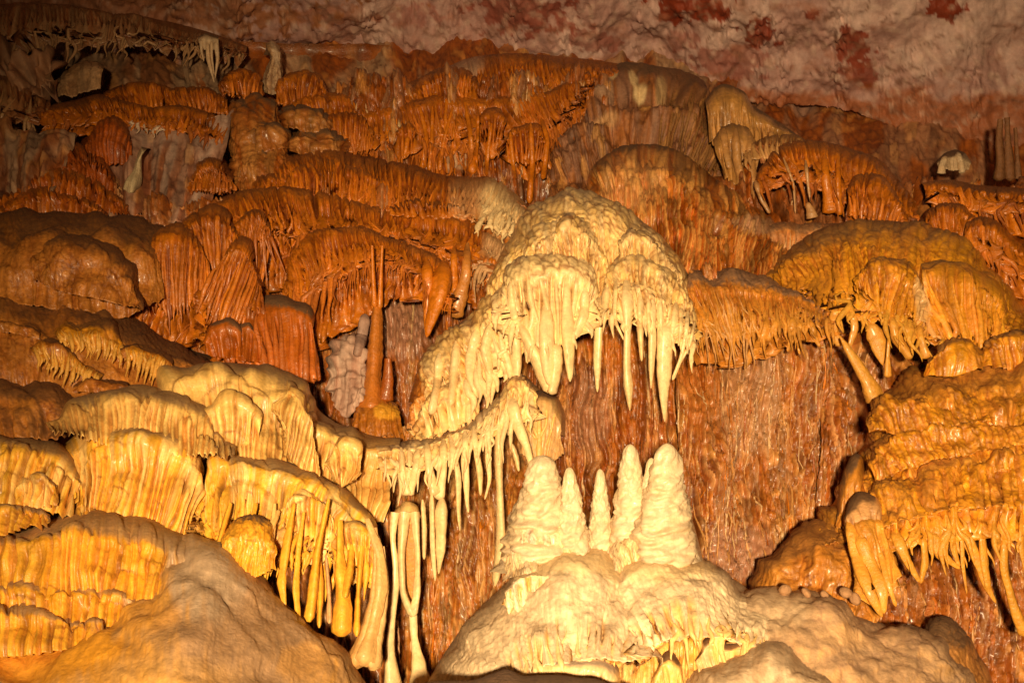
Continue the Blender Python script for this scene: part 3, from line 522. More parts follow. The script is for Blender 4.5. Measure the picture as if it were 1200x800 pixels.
r_ = thing('tan_column', 'dim tan ribbed column at the right end of the recess', 'column', P3(1176, 208, 8.8)); b_ = np.array(r_.location)
for p, w in [([(1172, 140), (1170, 165), (1172, 190), (1170, 212)], [5, 8, 9, 14]), ([(1180, 138), (1181, 170), (1184, 212)], [5, 7, 9, 12]), ([(1190, 150), (1192, 180), (1194, 212)], [4, 5, 7])]: finger(r_, b_, p, w, 8.95, (.22, .09, .03), mat='dull', name='column_rib', sides=9, rough=.16)
flow('rough_dome', 'rough honeycombed orange dome behind the right of the white canopy', 'flowstone', [(680, 240), (690, 204), (702, 182), (730, 168), (772, 167), (805, 182), (845, 212), (885, 240), (920, 264), (945, 290)], [(680, 300), (740, 320), (830, 325), (945, 322)], [8.0, 8.2, 8.0], [7.4, 7.3, 7.4],
     R=.8, vr=.25, fl=6, fa=1.2, fs=.1, cf=.15, ccol=1, fr=[], cell=7, ca=.95, clim=2, cst=.4, lump=34, la=.08, rough=2.5, warp=8, gc=.9, col=(.44, .12, .008), col2=(.58, .26, .06), streak=2.4, gcol=RO, mat='wet', dz=.7,
     zones=[(740, 215, 45, 35, (.66, .36, .14), .4), (900, 262, 60, 10, GD, .6)])
flow('sloping_ridge', 'grey dusty ridge sloping down from the tan columns to the golden dome', 'flowstone', [(896, 268), (915, 262), (935, 266), (955, 262), (980, 258), (1012, 262)], [(898, 285), (915, 296), (935, 300), (975, 294), (1010, 280)], 7.9, 7.8, du=.5, side=.25, sR=.2, R=.35, fl=8, fr=[dict(n=10, u=(.2, .6), v0=(.3, .5), ext=(2, 16), w=(3, 5), col=(.62, .36, .16))], col=(.5, .27, .13), col2=OR, dz=.3, dust=(.34, .2, .1), mat='dull', fa=1.0, cell=7)

# ---- middle tiers, orange
flow('flowstone_tier', 'orange tier with a white right end beside the top of the white canopy', 'flowstone', [(292, 210), (305, 192), (335, 180), (375, 170), (410, 169), (445, 178), (475, 196), (520, 204), (570, 205), (600, 216), (620, 240)], [(296, 228), (350, 222), (420, 235), (470, 245), (530, 245), (570, 258), (608, 275)], [8.4, 8.4, 8.4, 8.1], [8.2, 8.1, 8.0, 7.8],
     cur=[30,20,14,10,12,14], R=.6, fl=7, rag=8, zones=[(590, 235, 30, 40, WH, .95), (545, 225, 24, 30, (.6, .35, .16), .6)], fr=[dict(n=50, v0=(.4, .6), ext=(2, 10), w=(3, 4.5), u=(0, .82)), dict(n=10, v0=(.3, .4), ext=(8, 22), w=(5, 7), u=(.84, .97), col=WH, down=.9)],
     extra=[dict(crest=[(300, 205), (340, 190), (390, 182), (440, 192), (472, 212)], bottom=[(302, 220), (370, 224), (440, 240), (470, 240)], dc=8.25, db=8.1, fringe=[dict(n=30, v0=(.3, .5), ext=(2, 12), w=(2.5, 4))]),
            dict(crest=[(455, 240), (470, 230), (510, 227), (545, 232)], bottom=[(458, 248), (500, 250), (545, 252)], dc=7.95, db=7.9)], **OT)
flow('flowstone_tier', 'long orange tier with a pale right tip, the one directly above the big hooked curtain', 'flowstone', [(205, 262), (225, 242), (255, 232), (285, 216), (300, 218), (340, 222), (400, 222), (428, 236), (465, 242), (520, 243), (560, 252), (590, 270), (604, 290)], [(212, 275), (250, 268), (300, 262), (360, 275), (420, 270), (470, 278), (530, 290), (570, 310), (598, 315)], [7.9, 7.9, 8.0, 7.7], [7.7, 7.65, 7.7, 7.5],
     cur=[20,70,90,20,20,40,60,50], R=.28, fl=7, rag=14, zones=[(592, 275, 30, 34, BG, .9)], fr=[dict(n=60, v0=(.35, .6), ext=(6, 40), w=(3, 5), y=.5), dict(n=12, u=(.35, .72), v0=(.5, .7), ext=(20, 70), w=(4, 6)), dict(n=7, u=(.9, .98), v0=(.4, .5), ext=(30, 70), w=(4, 7), col=(.62, .36, .17), down=.9)], **OT)
r_, s_, b_ = flow('hooked_curtain', 'big orange curtain with a curled right corner, left of the white canopy', 'flowstone', [(330, 330), (338, 300), (352, 280), (375, 266), (405, 262), (432, 262), (446, 275), (475, 284), (502, 294), (520, 304), (530, 320)], [(332, 380), (350, 350), (390, 320), (430, 300), (460, 300), (490, 312), (528, 350)], [7.5, 7.6, 7.4], [7.3, 7.35, 7.2],
     cur=[60,80,70,60,30,10], R=.22, vr=.35, fl=7, rag=10, fr=[dict(n=46, v0=(.4, .7), ext=(10, 40), w=(2.5, 4.5), y=.5), dict(n=10, u=(.05, .4), v0=(.4, .6), ext=(30, 80), w=(5, 8), down=.9)], **OT)
for p, w, dd in [([(520, 310), (516, 345), (506, 375), (500, 395)], [26, 22, 15, 5], 7.1), ([(500, 305), (502, 340), (500, 388)], [14, 12, 6], 7.12), ([(513, 320), (508, 360), (500, 390)], [18, 14, 6], 7.08)]: finger(r_, b_, p, w, dd, OR, mat='wet', name='drapery_fold')
flow('paired_columns', 'two orange draperies merging into one tapering column beside the white slope', 'column', [(524, 300), (534, 288), (550, 292), (556, 304)], [(527, 325), (540, 330), (552, 322)], 7.45, 7.4, R=.2, fl=9, **OT)
r_ = bpy.context.scene.objects['paired_columns']; b_ = np.array(r_.location)
finger(r_, b_, [(548, 285), (546, 325), (540, 345), (532, 372)], [8, 10, 16, 18], 7.3, (.56, .22, .04), mat='wet', name='column', rings=9); finger(r_, b_, [(532, 290), (532, 325), (534, 350)], [7, 8, 12], 7.3, OR, mat='wet', name='column')
r_, s_, b_ = flow('tall_column', 'tall orange column with a flared foot standing in the hollow left of the white slope', 'column', [(420, 478), (430, 462), (448, 460), (462, 476)], [(400, 528), (430, 534), (478, 526)], 6.9, 6.6, R=.35, fl=10, fa=.3, cell=9, ca=.3, clim=2, col=(.50, .17, .015), col2=(.46, .15, .012), mat='wet', dz=.9, zones=[(455, 485, 16, 10, YE, .7)])
finger(r_, b_, [(442, 352), (441, 380), (438, 430), (434, 486)], [7, 14, 17, 18, 19, 24, 38], [7.15, 6.9], (.52, .17, .022), mat='wet', name='column', rings=13, sides=18, snap=False)
finger(r_, b_, [(436, 288), (437, 320), (439, 360)], [3, 5, 8], 7.1, OR, mat='wet', name='drip_strand', sides=7, snap=False); finger(r_, b_, [(448, 288), (446, 330), (445, 362)], [3, 4, 7], 7.1, OR, mat='wet', name='drip_strand', sides=7, snap=False)
finger(r_, b_, [(455, 420), (455, 445), (452, 470)], [8, 13, 16], 6.95, DO, mat='wet', name='column', sides=12, snap=False)
r_, s_, b_ = flow('pink_rock', 'pale pink grey block of bare rock left of the tall orange column', 'rock', [(384, 430), (392, 400), (410, 385), (428, 398), (430, 425)], [(384, 455), (405, 490), (428, 468)], 7.05, 6.85, R=.25, fl=14, fa=.1, lump=12, la=.06, rough=3, col=(.52, .36, .27), col2=PK, mat='rock', dz=.95)
finger(r_, b_, [(428, 370), (424, 392), (418, 418)], [14, 13, 9], 7.0, (.38, .24, .19), mat='rock', name='rock_finger')
flow('flowstone_dome', 'red orange dome of thick ribs above the cream mound', 'flowstone', [(243, 395), (252, 374), (280, 355), (312, 344), (340, 345), (360, 355), (369, 372)], [(252, 420), (290, 425), (330, 440), (360, 448), (372, 440)], [7.1, 7.05, 7.0], [6.9, 6.8, 6.8], R=.4, vr=.2, fl=11, fa=.7, fs=.12, fine=.2, col=(.50, .125, .008), col2=(.42, .10, .008), mat='wet', fr=[dict(n=14, v0=(.1, .2), ext=(0, 14), w=(7, 10), big=99)],
     extra=[dict(crest=[(240, 400), (250, 383), (268, 374), (282, 384)], bottom=[(240, 415), (262, 420), (282, 418)], dc=6.85, db=6.8), dict(crest=[(262, 400), (275, 376), (292, 370), (308, 385)], bottom=[(264, 420), (285, 424), (306, 424)], dc=6.88, db=6.8)])
flow('fanned_curtain', 'orange fanned curtain with slanting ribs beside the big dark slope', 'flowstone', [(160, 310), (166, 288), (180, 270), (196, 262), (220, 262), (238, 274), (246, 290)], [(160, 325), (168, 338), (178, 350), (196, 358), (222, 352), (246, 345)], 7.2, 7.05, cur=[20,50,60,40], R=.45, vr=.25, fl=8, fa=.9, fr=[dict(n=26, v0=(.15, .3), ext=(6, 40), w=(3, 6), y=.5, down=0)], **{k: v for k, v in OT.items() if k != 'fa'})
flow('flowstone_dome', 'round orange dome with slanting ribs in the centre of the left wall', 'flowstone', [(258, 300), (264, 282), (278, 272), (292, 274), (304, 290), (311, 335)], [(240, 335), (248, 360), (262, 375), (280, 378), (306, 360)], 7.15, 7.0, cur=[10,40,50,30], R=.4, vr=.2, fl=9, fa=.9, fr=[dict(n=18, v0=(.12, .3), ext=(5, 35), w=(3.5, 7), y=.4, down=0)], **{k: v for k, v in OT.items() if k != 'fa'})
flow('flowstone_lobe', 'orange lobe with long strands between the fanned curtain and the long tier', 'flowstone', [(205, 268), (222, 250), (250, 240), (268, 248), (280, 268)], [(215, 290), (240, 300), (262, 305), (280, 292)], 7.4, 7.3, cur=100, R=.4, vr=.3, fl=9, fr=[dict(n=14, v0=(.3, .5), ext=(20, 110), w=(4, 6), down=0, y=.3)], **OT)
flow('flowstone_lobe', 'narrow fringed lobe hanging below the long tier, right of the lobe with long strands', 'flowstone', [(274, 262), (284, 245), (300, 240), (314, 246), (320, 262)], [(274, 275), (296, 280), (318, 275)], 7.55, 7.45, cur=70, R=.3, vr=.3, fl=6, fr=[dict(n=12, v0=(.3, .4), ext=(15, 60), w=(3, 5), down=0)], **OT)

# ---- dark slopes on the left
DS = dict(R=1.0, vr=.5, fl=14, fa=.25, fs=.6, fine=.3, cell=8, ca=.2, clim=1.6, cst=1.4, lobes=(44, (10, 50), 8, (.1, .95)), lump=34, la=.05, col=(.50, .19, .03), col2=(.40, .13, .02), dust=(.16, .06, .012), dz=.55, dw=.4, du=.85, mat='wet', gcol=None)
flow('flowstone_slope', 'big smooth dark brown slope at the left edge, the highest of three', 'flowstone', [(-120, 250), (0, 246), (60, 243), (120, 243), (170, 250), (200, 262), (196, 280)], [(-120, 355), (0, 350), (70, 362), (150, 375), (190, 345)], [6.9, 6.9, 7.2], [6.5, 6.5, 6.9],
     extra=[dict(crest=[(30, 300), (45, 278), (75, 268), (110, 272), (140, 290), (160, 315), (170, 352)], bottom=[(40, 325), (80, 345), (130, 355), (168, 362)], dc=6.65, db=6.5, R=.6)], **DS)
flow('flowstone_slope', 'wide brown slope at the left edge with rows of short golden fingers', 'flowstone', [(-120, 318), (-20, 318), (20, 322), (60, 340), (105, 338), (140, 345), (170, 368), (190, 396), (225, 408), (262, 418)], [(-120, 450), (0, 455), (60, 465), (130, 465), (190, 460), (262, 450)], [6.5, 6.5, 6.6], [6.0, 6.0, 6.1],
     extra=[dict(crest=[(60, 385), (75, 370), (110, 368), (145, 385), (172, 405)], bottom=[(70, 398), (105, 405), (140, 415), (165, 420)], dc=6.3, db=6.2, R=.3, dz=.6, col=GO, rag=6, fringe=[dict(n=26, v0=(.4, .6), ext=(5, 18), w=(3, 5), col=(.68, .34, .06))]),
            dict(crest=[(30, 400), (50, 388), (80, 398), (110, 420), (125, 436)], bottom=[(40, 412), (65, 425), (95, 435), (118, 442)], dc=6.15, db=6.05, R=.3, dz=.6, col=GO, rag=8, fringe=[dict(n=20, v0=(.4, .6), ext=(6, 22), w=(3, 5), col=(.68, .34, .06))]),
            dict(crest=[(140, 405), (160, 395), (190, 402), (205, 420)], bottom=[(142, 418), (170, 424), (200, 432)], dc=6.2, db=6.12, R=.3, dz=.6, col=GO, rag=8, fringe=[dict(n=16, v0=(.4, .6), ext=(6, 24), w=(3, 5), col=(.68, .34, .06))]),
            dict(crest=[(-40, 368), (-10, 362), (20, 368), (48, 382)], bottom=[(-40, 384), (0, 388), (46, 398)], dc=6.25, db=6.2, R=.3)], **DS)
flow('flowstone_slope', 'lowest dark brown slope at the left edge, running into the cream mounds', 'flowstone', [(-120, 428), (0, 428), (45, 430), (80, 446), (120, 452), (170, 448), (205, 446)], [(-120, 520), (0, 515), (60, 510), (140, 500), (205, 480)], [6.0, 5.95, 6.1], [5.6, 5.6, 5.8],
     extra=[dict(crest=[(-60, 478), (0, 470), (35, 482), (70, 500)], bottom=[(-60, 500), (0, 500), (60, 512)], dc=5.75, db=5.7, R=.3, fringe=[dict(n=10, u=(.4, 1), v0=(.5, .7), ext=(2, 10), w=(3, 5), col=GO)])], **dict(DS, dz=.35))
flow('brown_cushion', 'small round brown cushion between the dark slopes and the cream mound', 'flowstone', [(85, 450), (100, 436), (125, 434), (150, 446)], [(85, 458), (120, 462), (150, 458)], 6.0, 5.95, **dict(DS, R=.35, dz=.7))

# ---- cream and yellow mounds, middle left
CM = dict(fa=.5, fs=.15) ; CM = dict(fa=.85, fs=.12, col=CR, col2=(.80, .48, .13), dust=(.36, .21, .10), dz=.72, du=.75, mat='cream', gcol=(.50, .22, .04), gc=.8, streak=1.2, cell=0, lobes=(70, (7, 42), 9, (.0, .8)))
flow('flowstone_mound', 'large cream mound below the red orange dome', 'flowstone', [(172, 458), (190, 436), (215, 423), (250, 418), (295, 420), (332, 427), (352, 440), (368, 468), (392, 490), (430, 503), (470, 512)], [(200, 500), (250, 530), (300, 560), (340, 590), (400, 600), (452, 610)], [5.95, 5.9, 5.9, 5.95], [5.5, 5.45, 5.5, 5.7], R=.6, vr=.22, fl=9, lump=40, la=.09,
     extra=[dict(crest=[(320, 470), (335, 440), (352, 445), (372, 480), (380, 520)], bottom=[(322, 500), (340, 540), (375, 560)], dc=5.62, db=5.5, R=.3), dict(crest=[(385, 540), (392, 515), (405, 504), (420, 515), (422, 545)], bottom=[(388, 560), (402, 572), (420, 565)], dc=5.58, db=5.52, R=.25),
            dict(crest=[(228, 500), (240, 470), (262, 455), (290, 460), (305, 490)], bottom=[(232, 530), (262, 545), (302, 530)], dc=5.62, db=5.52, R=.3)],
     zones=[(440, 540, 30, 60, (.62, .3, .06), .5)], **CM)
flow('flowstone_mound', 'cream roll with dark lined crest, left of the large cream mound', 'flowstone', [(50, 492), (80, 468), (125, 454), (165, 448), (205, 452), (240, 470), (262, 494), (278, 520)], [(60, 500), (120, 520), (190, 530), (275, 530)], [5.6, 5.55, 5.55], [5.3, 5.25, 5.25], R=.6, vr=.3, fl=9, zones=[(60, 490, 70, 20, (.5, .25, .06), .7)], **CM)
flow('flowstone_mound', 'golden ribbed mound with a dark crest edge, centre left', 'flowstone', [(70, 520), (90, 502), (115, 490), (160, 490), (200, 500), (232, 520), (242, 545), (236, 580)], [(90, 580), (120, 618), (160, 630), (200, 635), (236, 635)], [5.35, 5.3, 5.35], [5.05, 5.0, 5.1], R=.5, vr=.2, fl=9, **dict(CM, fa=1, col2=YE))
flow('flowstone_mound', 'cream and gold mound at the left edge under the dark slopes', 'flowstone', [(-120, 520), (0, 508), (40, 506), (70, 512), (95, 535), (118, 575), (125, 600)], [(-120, 590), (0, 590), (60, 600), (125, 612)], [5.2, 5.15, 5.2], [4.95, 4.9, 4.95], R=.5, vr=.3, fl=11, extra=[dict(crest=[(0, 575), (25, 555), (50, 548), (68, 565)], bottom=[(2, 590), (35, 596), (68, 592)], dc=4.98, db=4.9, R=.2)], **dict(CM, col2=YE))
flow('flowstone_mound', 'yellow mound whose ribs end in long hanging fingers, left of centre', 'flowstone', [(236, 560), (238, 530), (250, 517), (290, 520), (340, 540), (385, 556), (415, 572), (436, 600), (445, 640)], [(225, 620), (250, 645), (290, 655), (330, 640), (380, 650), (440, 670)], [5.35, 5.3, 5.35], [5.1, 5.05, 5.15], R=.45, vr=.2, fl=9, rag=26,
     fr=[dict(n=22, u=(.1, .9), v0=(.4, .6), ext=(15, 60), w=(5, 10), col=YE, down=.7)], extra=[dict(crest=[(318, 600), (335, 572), (360, 560), (385, 575), (398, 610)], bottom=[(322, 640), (355, 650), (392, 645)], dc=5.18, db=5.1, R=.25)], **dict(CM, fa=1, col=YE, col2=(.85, .55, .18)))
r_, s_, b_ = flow('draped_dome', 'yellow dome with thick merging columns reaching the ground beside the brown slope', 'flowstone', [(390, 640), (394, 612), (408, 600), (428, 606), (444, 625), (453, 660)], [(390, 655), (410, 660), (430, 665), (452, 690)], 5.15, 5.05, R=.3, vr=.25, fl=9, fr=[dict(n=8, v0=(.3, .5), ext=(10, 50), w=(6, 9), col=YE)], **dict(CM, fa=.8, col=YE))
for p, w, c in [([(430, 608), (446, 650), (447, 690), (438, 730), (425, 780)], [5, 10, 13, 14, 17, 30], (.70, .42, .15)), ([(440, 618), (441, 660), (438, 700), (430, 735), (414, 782)], [4, 8, 10, 12, 16, 26], (.64, .36, .12)), ([(449, 640), (452, 690), (445, 730), (436, 785)], [3, 6, 9, 12, 20], (.70, .44, .18)), ([(398, 610), (398, 660), (402, 700), (400, 745)], [6, 9, 14, 19, 22], YE), ([(385, 585), (372, 645), (366, 700), (362, 728)], [4, 7, 10, 12], YE), ([(424, 640), (420, 690), (418, 745)], [6, 5, 7], YE), ([(412, 640), (410, 670), (404, 700)], [7, 8, 6], YE),
                ([(345, 590), (336, 640), (330, 680), (334, 712)], [4, 8, 9, 10, 5], YE), ([(300, 590), (290, 630), (282, 668)], [4, 7, 7, 4], YE), ([(356, 600), (350, 640), (346, 690), (350, 730)], [3, 5, 6, 8, 6], YE), ([(322, 590), (318, 630), (308, 672)], [3, 6, 6, 3], CR), ([(372, 630), (376, 680), (374, 735)], [4, 5, 6, 5], YE), ([(270, 590), (258, 630), (250, 660)], [4, 6, 5, 3], YE), ([(325, 600), (312, 635), (305, 648)], [8, 7, 4], CR), ([(382, 650), (386, 700), (386, 730)], [3, 4, 6], (.7, .42, .2))]:
    finger(r_, b_, p, w, [5.1, 4.85], c, name='column', rings=7, snap=False, rough=.17)
r_, s_, b_ = flow('knobby_cushion', 'small knobby yellow cushion at the top of the brown grey foreground slope', 'flowstone', [(258, 630), (264, 612), (282, 600), (302, 598), (318, 612), (322, 640)], [(262, 655), (290, 680), (322, 665)], 4.85, 4.75, R=.25, vr=.4, fl=9, fa=.5, fs=.4, lobes=(20, (5, 16), 5, (0, 1)), cell=7, ca=.25, clim=.8, col=YE, col2=GO, mat='cream', dz=.8)

# ---- foreground left
FG = dict(R=.7, vr=.35, fl=11, fa=.7, fs=.12, cell=0, lobes=(70, (9, 45), 9, (0, .9)), lump=40, la=.05, col=GO, col2=YE, dust=(.40, .24, .13), dz=.62, dw=.4, du=.7, mat='cream', gcol=(.55, .22, .03), gc=.8)
flow('flowstone_mound', 'foreground yellow roll highest of the rolls in the bottom left corner', 'flowstone', [(-120, 590), (0, 612), (30, 606), (70, 592), (110, 590), (170, 600), (225, 625), (270, 660)], [(-120, 700), (20, 705), (120, 700), (200, 705), (260, 710)], [4.75, 4.7, 4.75], [4.5, 4.45, 4.5], zones=[(245, 655, 55, 60, (.42, .28, .17), .9), (190, 620, 40, 16, (.42, .28, .17), .6)], **FG)
flow('flowstone_mound', 'thin yellow roll at the left edge above the foreground rolls', 'flowstone', [(-120, 570), (0, 580), (40, 588), (60, 600)], [(-120, 625), (0, 630), (58, 612)], [4.85, 4.85], 4.75, **FG)
flow('flowstone_mound', 'foreground yellow roll second in the bottom left corner', 'flowstone', [(-120, 665), (0, 664), (50, 661), (110, 668), (160, 676), (200, 700)], [(-120, 760), (40, 755), (120, 748), (190, 740)], [4.55, 4.5], 4.35, zones=[(195, 700, 55, 40, (.42, .28, .17), .85)], **FG)
flow('flowstone_mound', 'foreground yellow roll third in the bottom left corner', 'flowstone', [(-120, 700), (0, 692), (40, 698), (85, 712), (130, 728)], [(-120, 770), (20, 770), (90, 760), (125, 745)], 4.4, 4.25, **FG)
flow('flowstone_slope', 'big grey brown dusty slope filling the bottom left foreground', 'flowstone', [(-160, 745), (0, 742), (60, 735), (105, 710), (150, 688), (180, 655), (205, 628), (232, 612), (264, 624), (300, 662), (345, 705), (380, 740), (420, 780), (450, 830)], [(-160, 950), (100, 960), (300, 960), (450, 960)], [4.45, 4.5, 4.7, 4.6], [3.5, 3.5, 3.7],
     **dict(FG, R=.4, vr=.14, bulge=.2, vst=2.6, step=1.6, fa=.15, fl=18, fs=.8, fur=.8, rip=1.1, cell=0, dirt_shade=.4, lobes=(90, (12, 70), 10, (0, .4)), lump=46, la=.06, dz=.5, dw=.6, dust=(.38, .235, .14), du=.5, col=(.70, .33, .035), col2=(.60, .3, .07), fine=.3, mat='cream', zones=[(300, 735, 120, 90, (.36, .225, .14), .8), (245, 670, 50, 60, (.44, .31, .2), .9), (60, 770, 110, 40, GO, .9), (110, 740, 40, 15, GO, .6), (355, 775, 35, 22, (.66, .33, .08), .7), (150, 720, 60, 26, GO, .55), (200, 790, 90, 20, (.6, .33, .1), .5)], rough=.6))
flow('flowstone_mound', 'brown dusty roll at the very bottom of the left foreground', 'flowstone', [(-160, 790), (60, 788), (100, 778), (180, 782), (280, 792), (330, 810)], [(-160, 960), (300, 960)], 4.1, 3.4, **dict(FG, dz=.2, cell=8, step=2.2))

# ---- the white canopy
WC = dict(fa=1.05, fs=.22, col=WH, col2=CR, dust=(.42, .29, .19), dz=.68, dw=.3, du=.6, mat='cream', gcol=(.66, .36, .10), gc=.75, gp=(.1, .9), dirt_shade=1.0, cell=11, cst=1.6, ca=.42, clim=.42, lobes=(60, (9, 40), 8, (0, .8)))
r_, s_, b_ = flow('white_canopy', 'tall cream white canopy peak in the middle of the cave', 'flowstone', [(566, 350), (580, 300), (598, 268), (614, 245), (640, 225), (668, 214), (695, 214), (714, 232), (745, 246), (772, 268), (795, 292), (812, 330)], [(570, 380), (620, 380), (680, 370), (740, 360), (812, 370)], [6.7, 6.75, 6.7], [6.25, 6.2, 6.3], R=.7, vr=.25, fl=8, lump=40, la=.05,
     extra=[dict(crest=[(596, 330), (612, 275), (635, 252), (664, 241), (684, 250), (705, 280), (716, 310)], bottom=[(600, 345), (655, 350), (714, 345)], dc=6.42, db=6.2, R=.4),
            dict(crest=[(725, 280), (740, 262), (765, 272), (785, 290), (800, 320)], bottom=[(728, 310), (760, 315), (800, 335)], dc=6.45, db=6.3, R=.3, fringe=[dict(n=12, v0=(.3, .5), ext=(2, 10), w=(3, 5))]),
            dict(crest=[(645, 285), (655, 256), (672, 250), (686, 262), (692, 290)], bottom=[(650, 305), (668, 330), (690, 308)], dc=6.3, db=6.2, R=.25)], **WC)
r_, s_, b_ = flow('white_slope', 'long cream flowstone slope running down left from the white canopy', 'flowstone', [(478, 470), (488, 425), (505, 402), (535, 378), (562, 355), (585, 325), (602, 308), (612, 302)], [(482, 502), (505, 490), (530, 478), (560, 450), (590, 420), (618, 390)], [6.5, 6.4, 6.3], [6.35, 6.2, 6.1], R=.5, vr=.4, fl=10, rag=16,
     zones=[(478, 455, 16, 50, OR, .9)], fr=[dict(n=14, u=(.3, 1), v0=(.5, .6), ext=(10, 45), w=(7, 12), col=WH, down=.9), dict(n=6, u=(.02, .2), v0=(.3, .5), ext=(5, 15), w=(5, 7))],
     extra=[dict(crest=[(482, 500), (500, 470), (520, 440), (545, 425), (560, 440)], bottom=[(484, 512), (520, 500), (560, 480)], dc=6.25, db=6.15, R=.3)], **dict(WC, clim=.5))
for p, w in [([(560, 385), (552, 415), (550, 440), (560, 466)], [12, 12, 13, 9, 5]), ([(575, 380), (568, 410), (575, 440)], [11, 13, 12, 6]), ([(597, 365), (604, 400), (606, 430), (604, 445)], [12, 14, 14, 10]), ([(535, 400), (532, 440), (528, 475)], [12, 12, 9]), ([(515, 415), (512, 450), (505, 485)], [11, 10, 9])]: finger(r_, b_, p, w, 6.05, WH)
r_, s_, b_ = flow('draped_bell', 'great white bell of draperies with broken blunt tips under the canopy peak', 'flowstone', [(584, 345), (592, 318), (612, 303), (640, 294), (662, 291), (680, 297), (697, 312), (706, 340)], [(588, 360), (606, 385), (640, 400), (668, 395), (700, 360)], [6.15, 6.1, 6.15], [6.0, 5.95, 6.0], R=.4, vr=.3, fl=10, rag=14, fr=[dict(n=16, v0=(.2, .35), ext=(4, 26), w=(4, 8), col=WH, down=.8, big=99)], **dict(WC, col2=(.84, .6, .26), clim=.1))
for p, w in [([(606, 375), (620, 400), (634, 430), (643, 460)], [8, 12, 17, 16, 7]), ([(640, 350), (640, 400), (642, 440), (646, 452)], [7, 17, 19, 9]), ([(652, 400), (652, 430), (646, 462)], [10, 14, 12, 10]), ([(664, 320), (664, 370), (666, 410), (668, 447)], [6, 9, 15, 13, 4]), ([(686, 335), (684, 370), (674, 395)], [6, 12, 12, 8]),
             ([(632, 320), (640, 355), (648, 385)], [6, 7, 7]), ([(618, 322), (622, 352), (630, 378)], [5, 7, 6]), ([(598, 330), (600, 355), (604, 375)], [7, 9, 9]), ([(651, 325), (654, 370), (654, 406)], [4, 5, 4, 2]), ([(676, 325), (674, 350), (670, 372)], [5, 6, 6])]: finger(r_, b_, p, w, 5.92, WH, rough=.12)
r_, s_, b_ = flow('white_canopy', 'right wing of the white canopy with separate long stalactites', 'flowstone', [(700, 345), (704, 312), (718, 296), (742, 290), (768, 296), (790, 312), (806, 335), (820, 375)], [(704, 365), (730, 365), (765, 362), (795, 372), (820, 395)], [6.3, 6.25, 6.25], [6.05, 6.0, 6.05], R=.4, vr=.3, fl=9, rag=14,
     extra=[dict(crest=[(714, 350), (720, 328), (738, 320), (762, 324), (785, 340), (802, 358), (818, 388)], bottom=[(716, 365), (745, 368), (780, 374), (815, 402)], dc=6.08, db=5.98, R=.3, rag=18, fringe=[dict(n=18, v0=(.3, .5), ext=(8, 32), w=(4, 8), col=WH, big=99)])],
     fr=[dict(n=6, u=(0, .25), v0=(.4, .5), ext=(4, 24), w=(4, 7), col=WH)], **WC)
for p, w in [([(702, 335), (702, 380), (700, 420), (700, 459)], [13, 11, 9, 9, 3]), ([(712, 335), (708, 370), (702, 400)], [11, 9, 6]), ([(722, 330), (720, 375), (732, 400)], [6, 5, 4, 2]), ([(734, 330), (735, 380), (734, 430), (737, 462), (738, 481)], [16, 12, 7, 9, 11, 3]), ([(750, 345), (750, 385), (752, 423)], [9, 9, 7, 3]),
             ([(765, 350), (764, 400), (763, 430), (763, 455)], [10, 8, 9, 7, 2]), ([(760, 350), (760, 375), (763, 400)], [7, 6, 5]), ([(780, 370), (778, 420), (777, 460), (779, 494)], [14, 18, 17, 11, 3]), ([(773, 350), (774, 390), (776, 415)], [8, 7, 9]), ([(792, 355), (788, 390), (782, 420)], [9, 8, 6]),
             ([(806, 365), (804, 390), (798, 420), (788, 445)], [6, 5, 4, 4]), ([(814, 378), (808, 405), (797, 425)], [5, 4, 3]), ([(798, 360), (798, 385), (795, 405)], [6, 5, 2])]: finger(r_, b_, p, w, 5.94, WH, rough=.12)

# ---- the white swag and its hanging strands
r_, s_, b_ = flow('white_swag', 'cream swag of flowstone sagging from the canopy to the yellow mound, fringed with strands', 'flowstone', [(440, 520), (470, 516), (500, 508), (530, 496), (560, 482), (582, 466), (597, 445), (606, 430), (620, 440), (632, 455)], [(444, 545), (475, 548), (505, 540), (535, 528), (565, 512), (590, 500), (610, 490), (632, 480)], [5.85, 5.85, 5.95], [5.75, 5.7, 5.8], R=.35, vr=.3, fl=9, rag=12,
     fr=[dict(n=30, u=(.02, .95), v0=(.3, .5), ext=(10, 46), w=(4, 8), y=.5, col=WH, big=99)], zones=[(450, 535, 26, 18, (.66, .36, .1), .6)], **dict(WC, clim=.2))
for p, w in [([(470, 525), (472, 550), (477, 580)], [8, 7, 9, 14]), ([(490, 525), (487, 550), (480, 580)], [8, 7, 10]), ([(480, 525), (480, 550), (478, 580)], [7, 6, 8]), ([(500, 520), (503, 550), (510, 580)], [9, 8, 14]), ([(520, 515), (520, 550), (514, 585)], [10, 8, 13]), ([(527, 510), (533, 535), (537, 560), (537, 600), (539, 622)], [7, 6, 7, 6, 2]),
             ([(545, 505), (546, 550), (547, 590), (549, 600)], [8, 6, 7, 3]), ([(555, 500), (558, 530), (562, 552), (563, 580)], [7, 6, 7, 3]), ([(572, 495), (572, 540), (574, 562), (568, 585)], [9, 7, 6, 4, 2]), ([(586, 485), (584, 530), (586, 580), (588, 640), (580, 686)], [10, 9, 8, 9, 11, 8]), ([(598, 465), (606, 495), (618, 525), (624, 550)], [16, 15, 12, 8, 5]),
             ([(600, 520), (606, 540), (608, 552)], [5, 6, 3]), ([(495, 585), (497, 620), (497, 655)], [5, 6, 5, 4]), ([(506, 580), (507, 640), (510, 680)], [8, 5, 6, 3]), ([(518, 585), (517, 640), (514, 672)], [16, 14, 11, 2])]: finger(r_, b_, p, w, 5.65, WH, rough=.12)
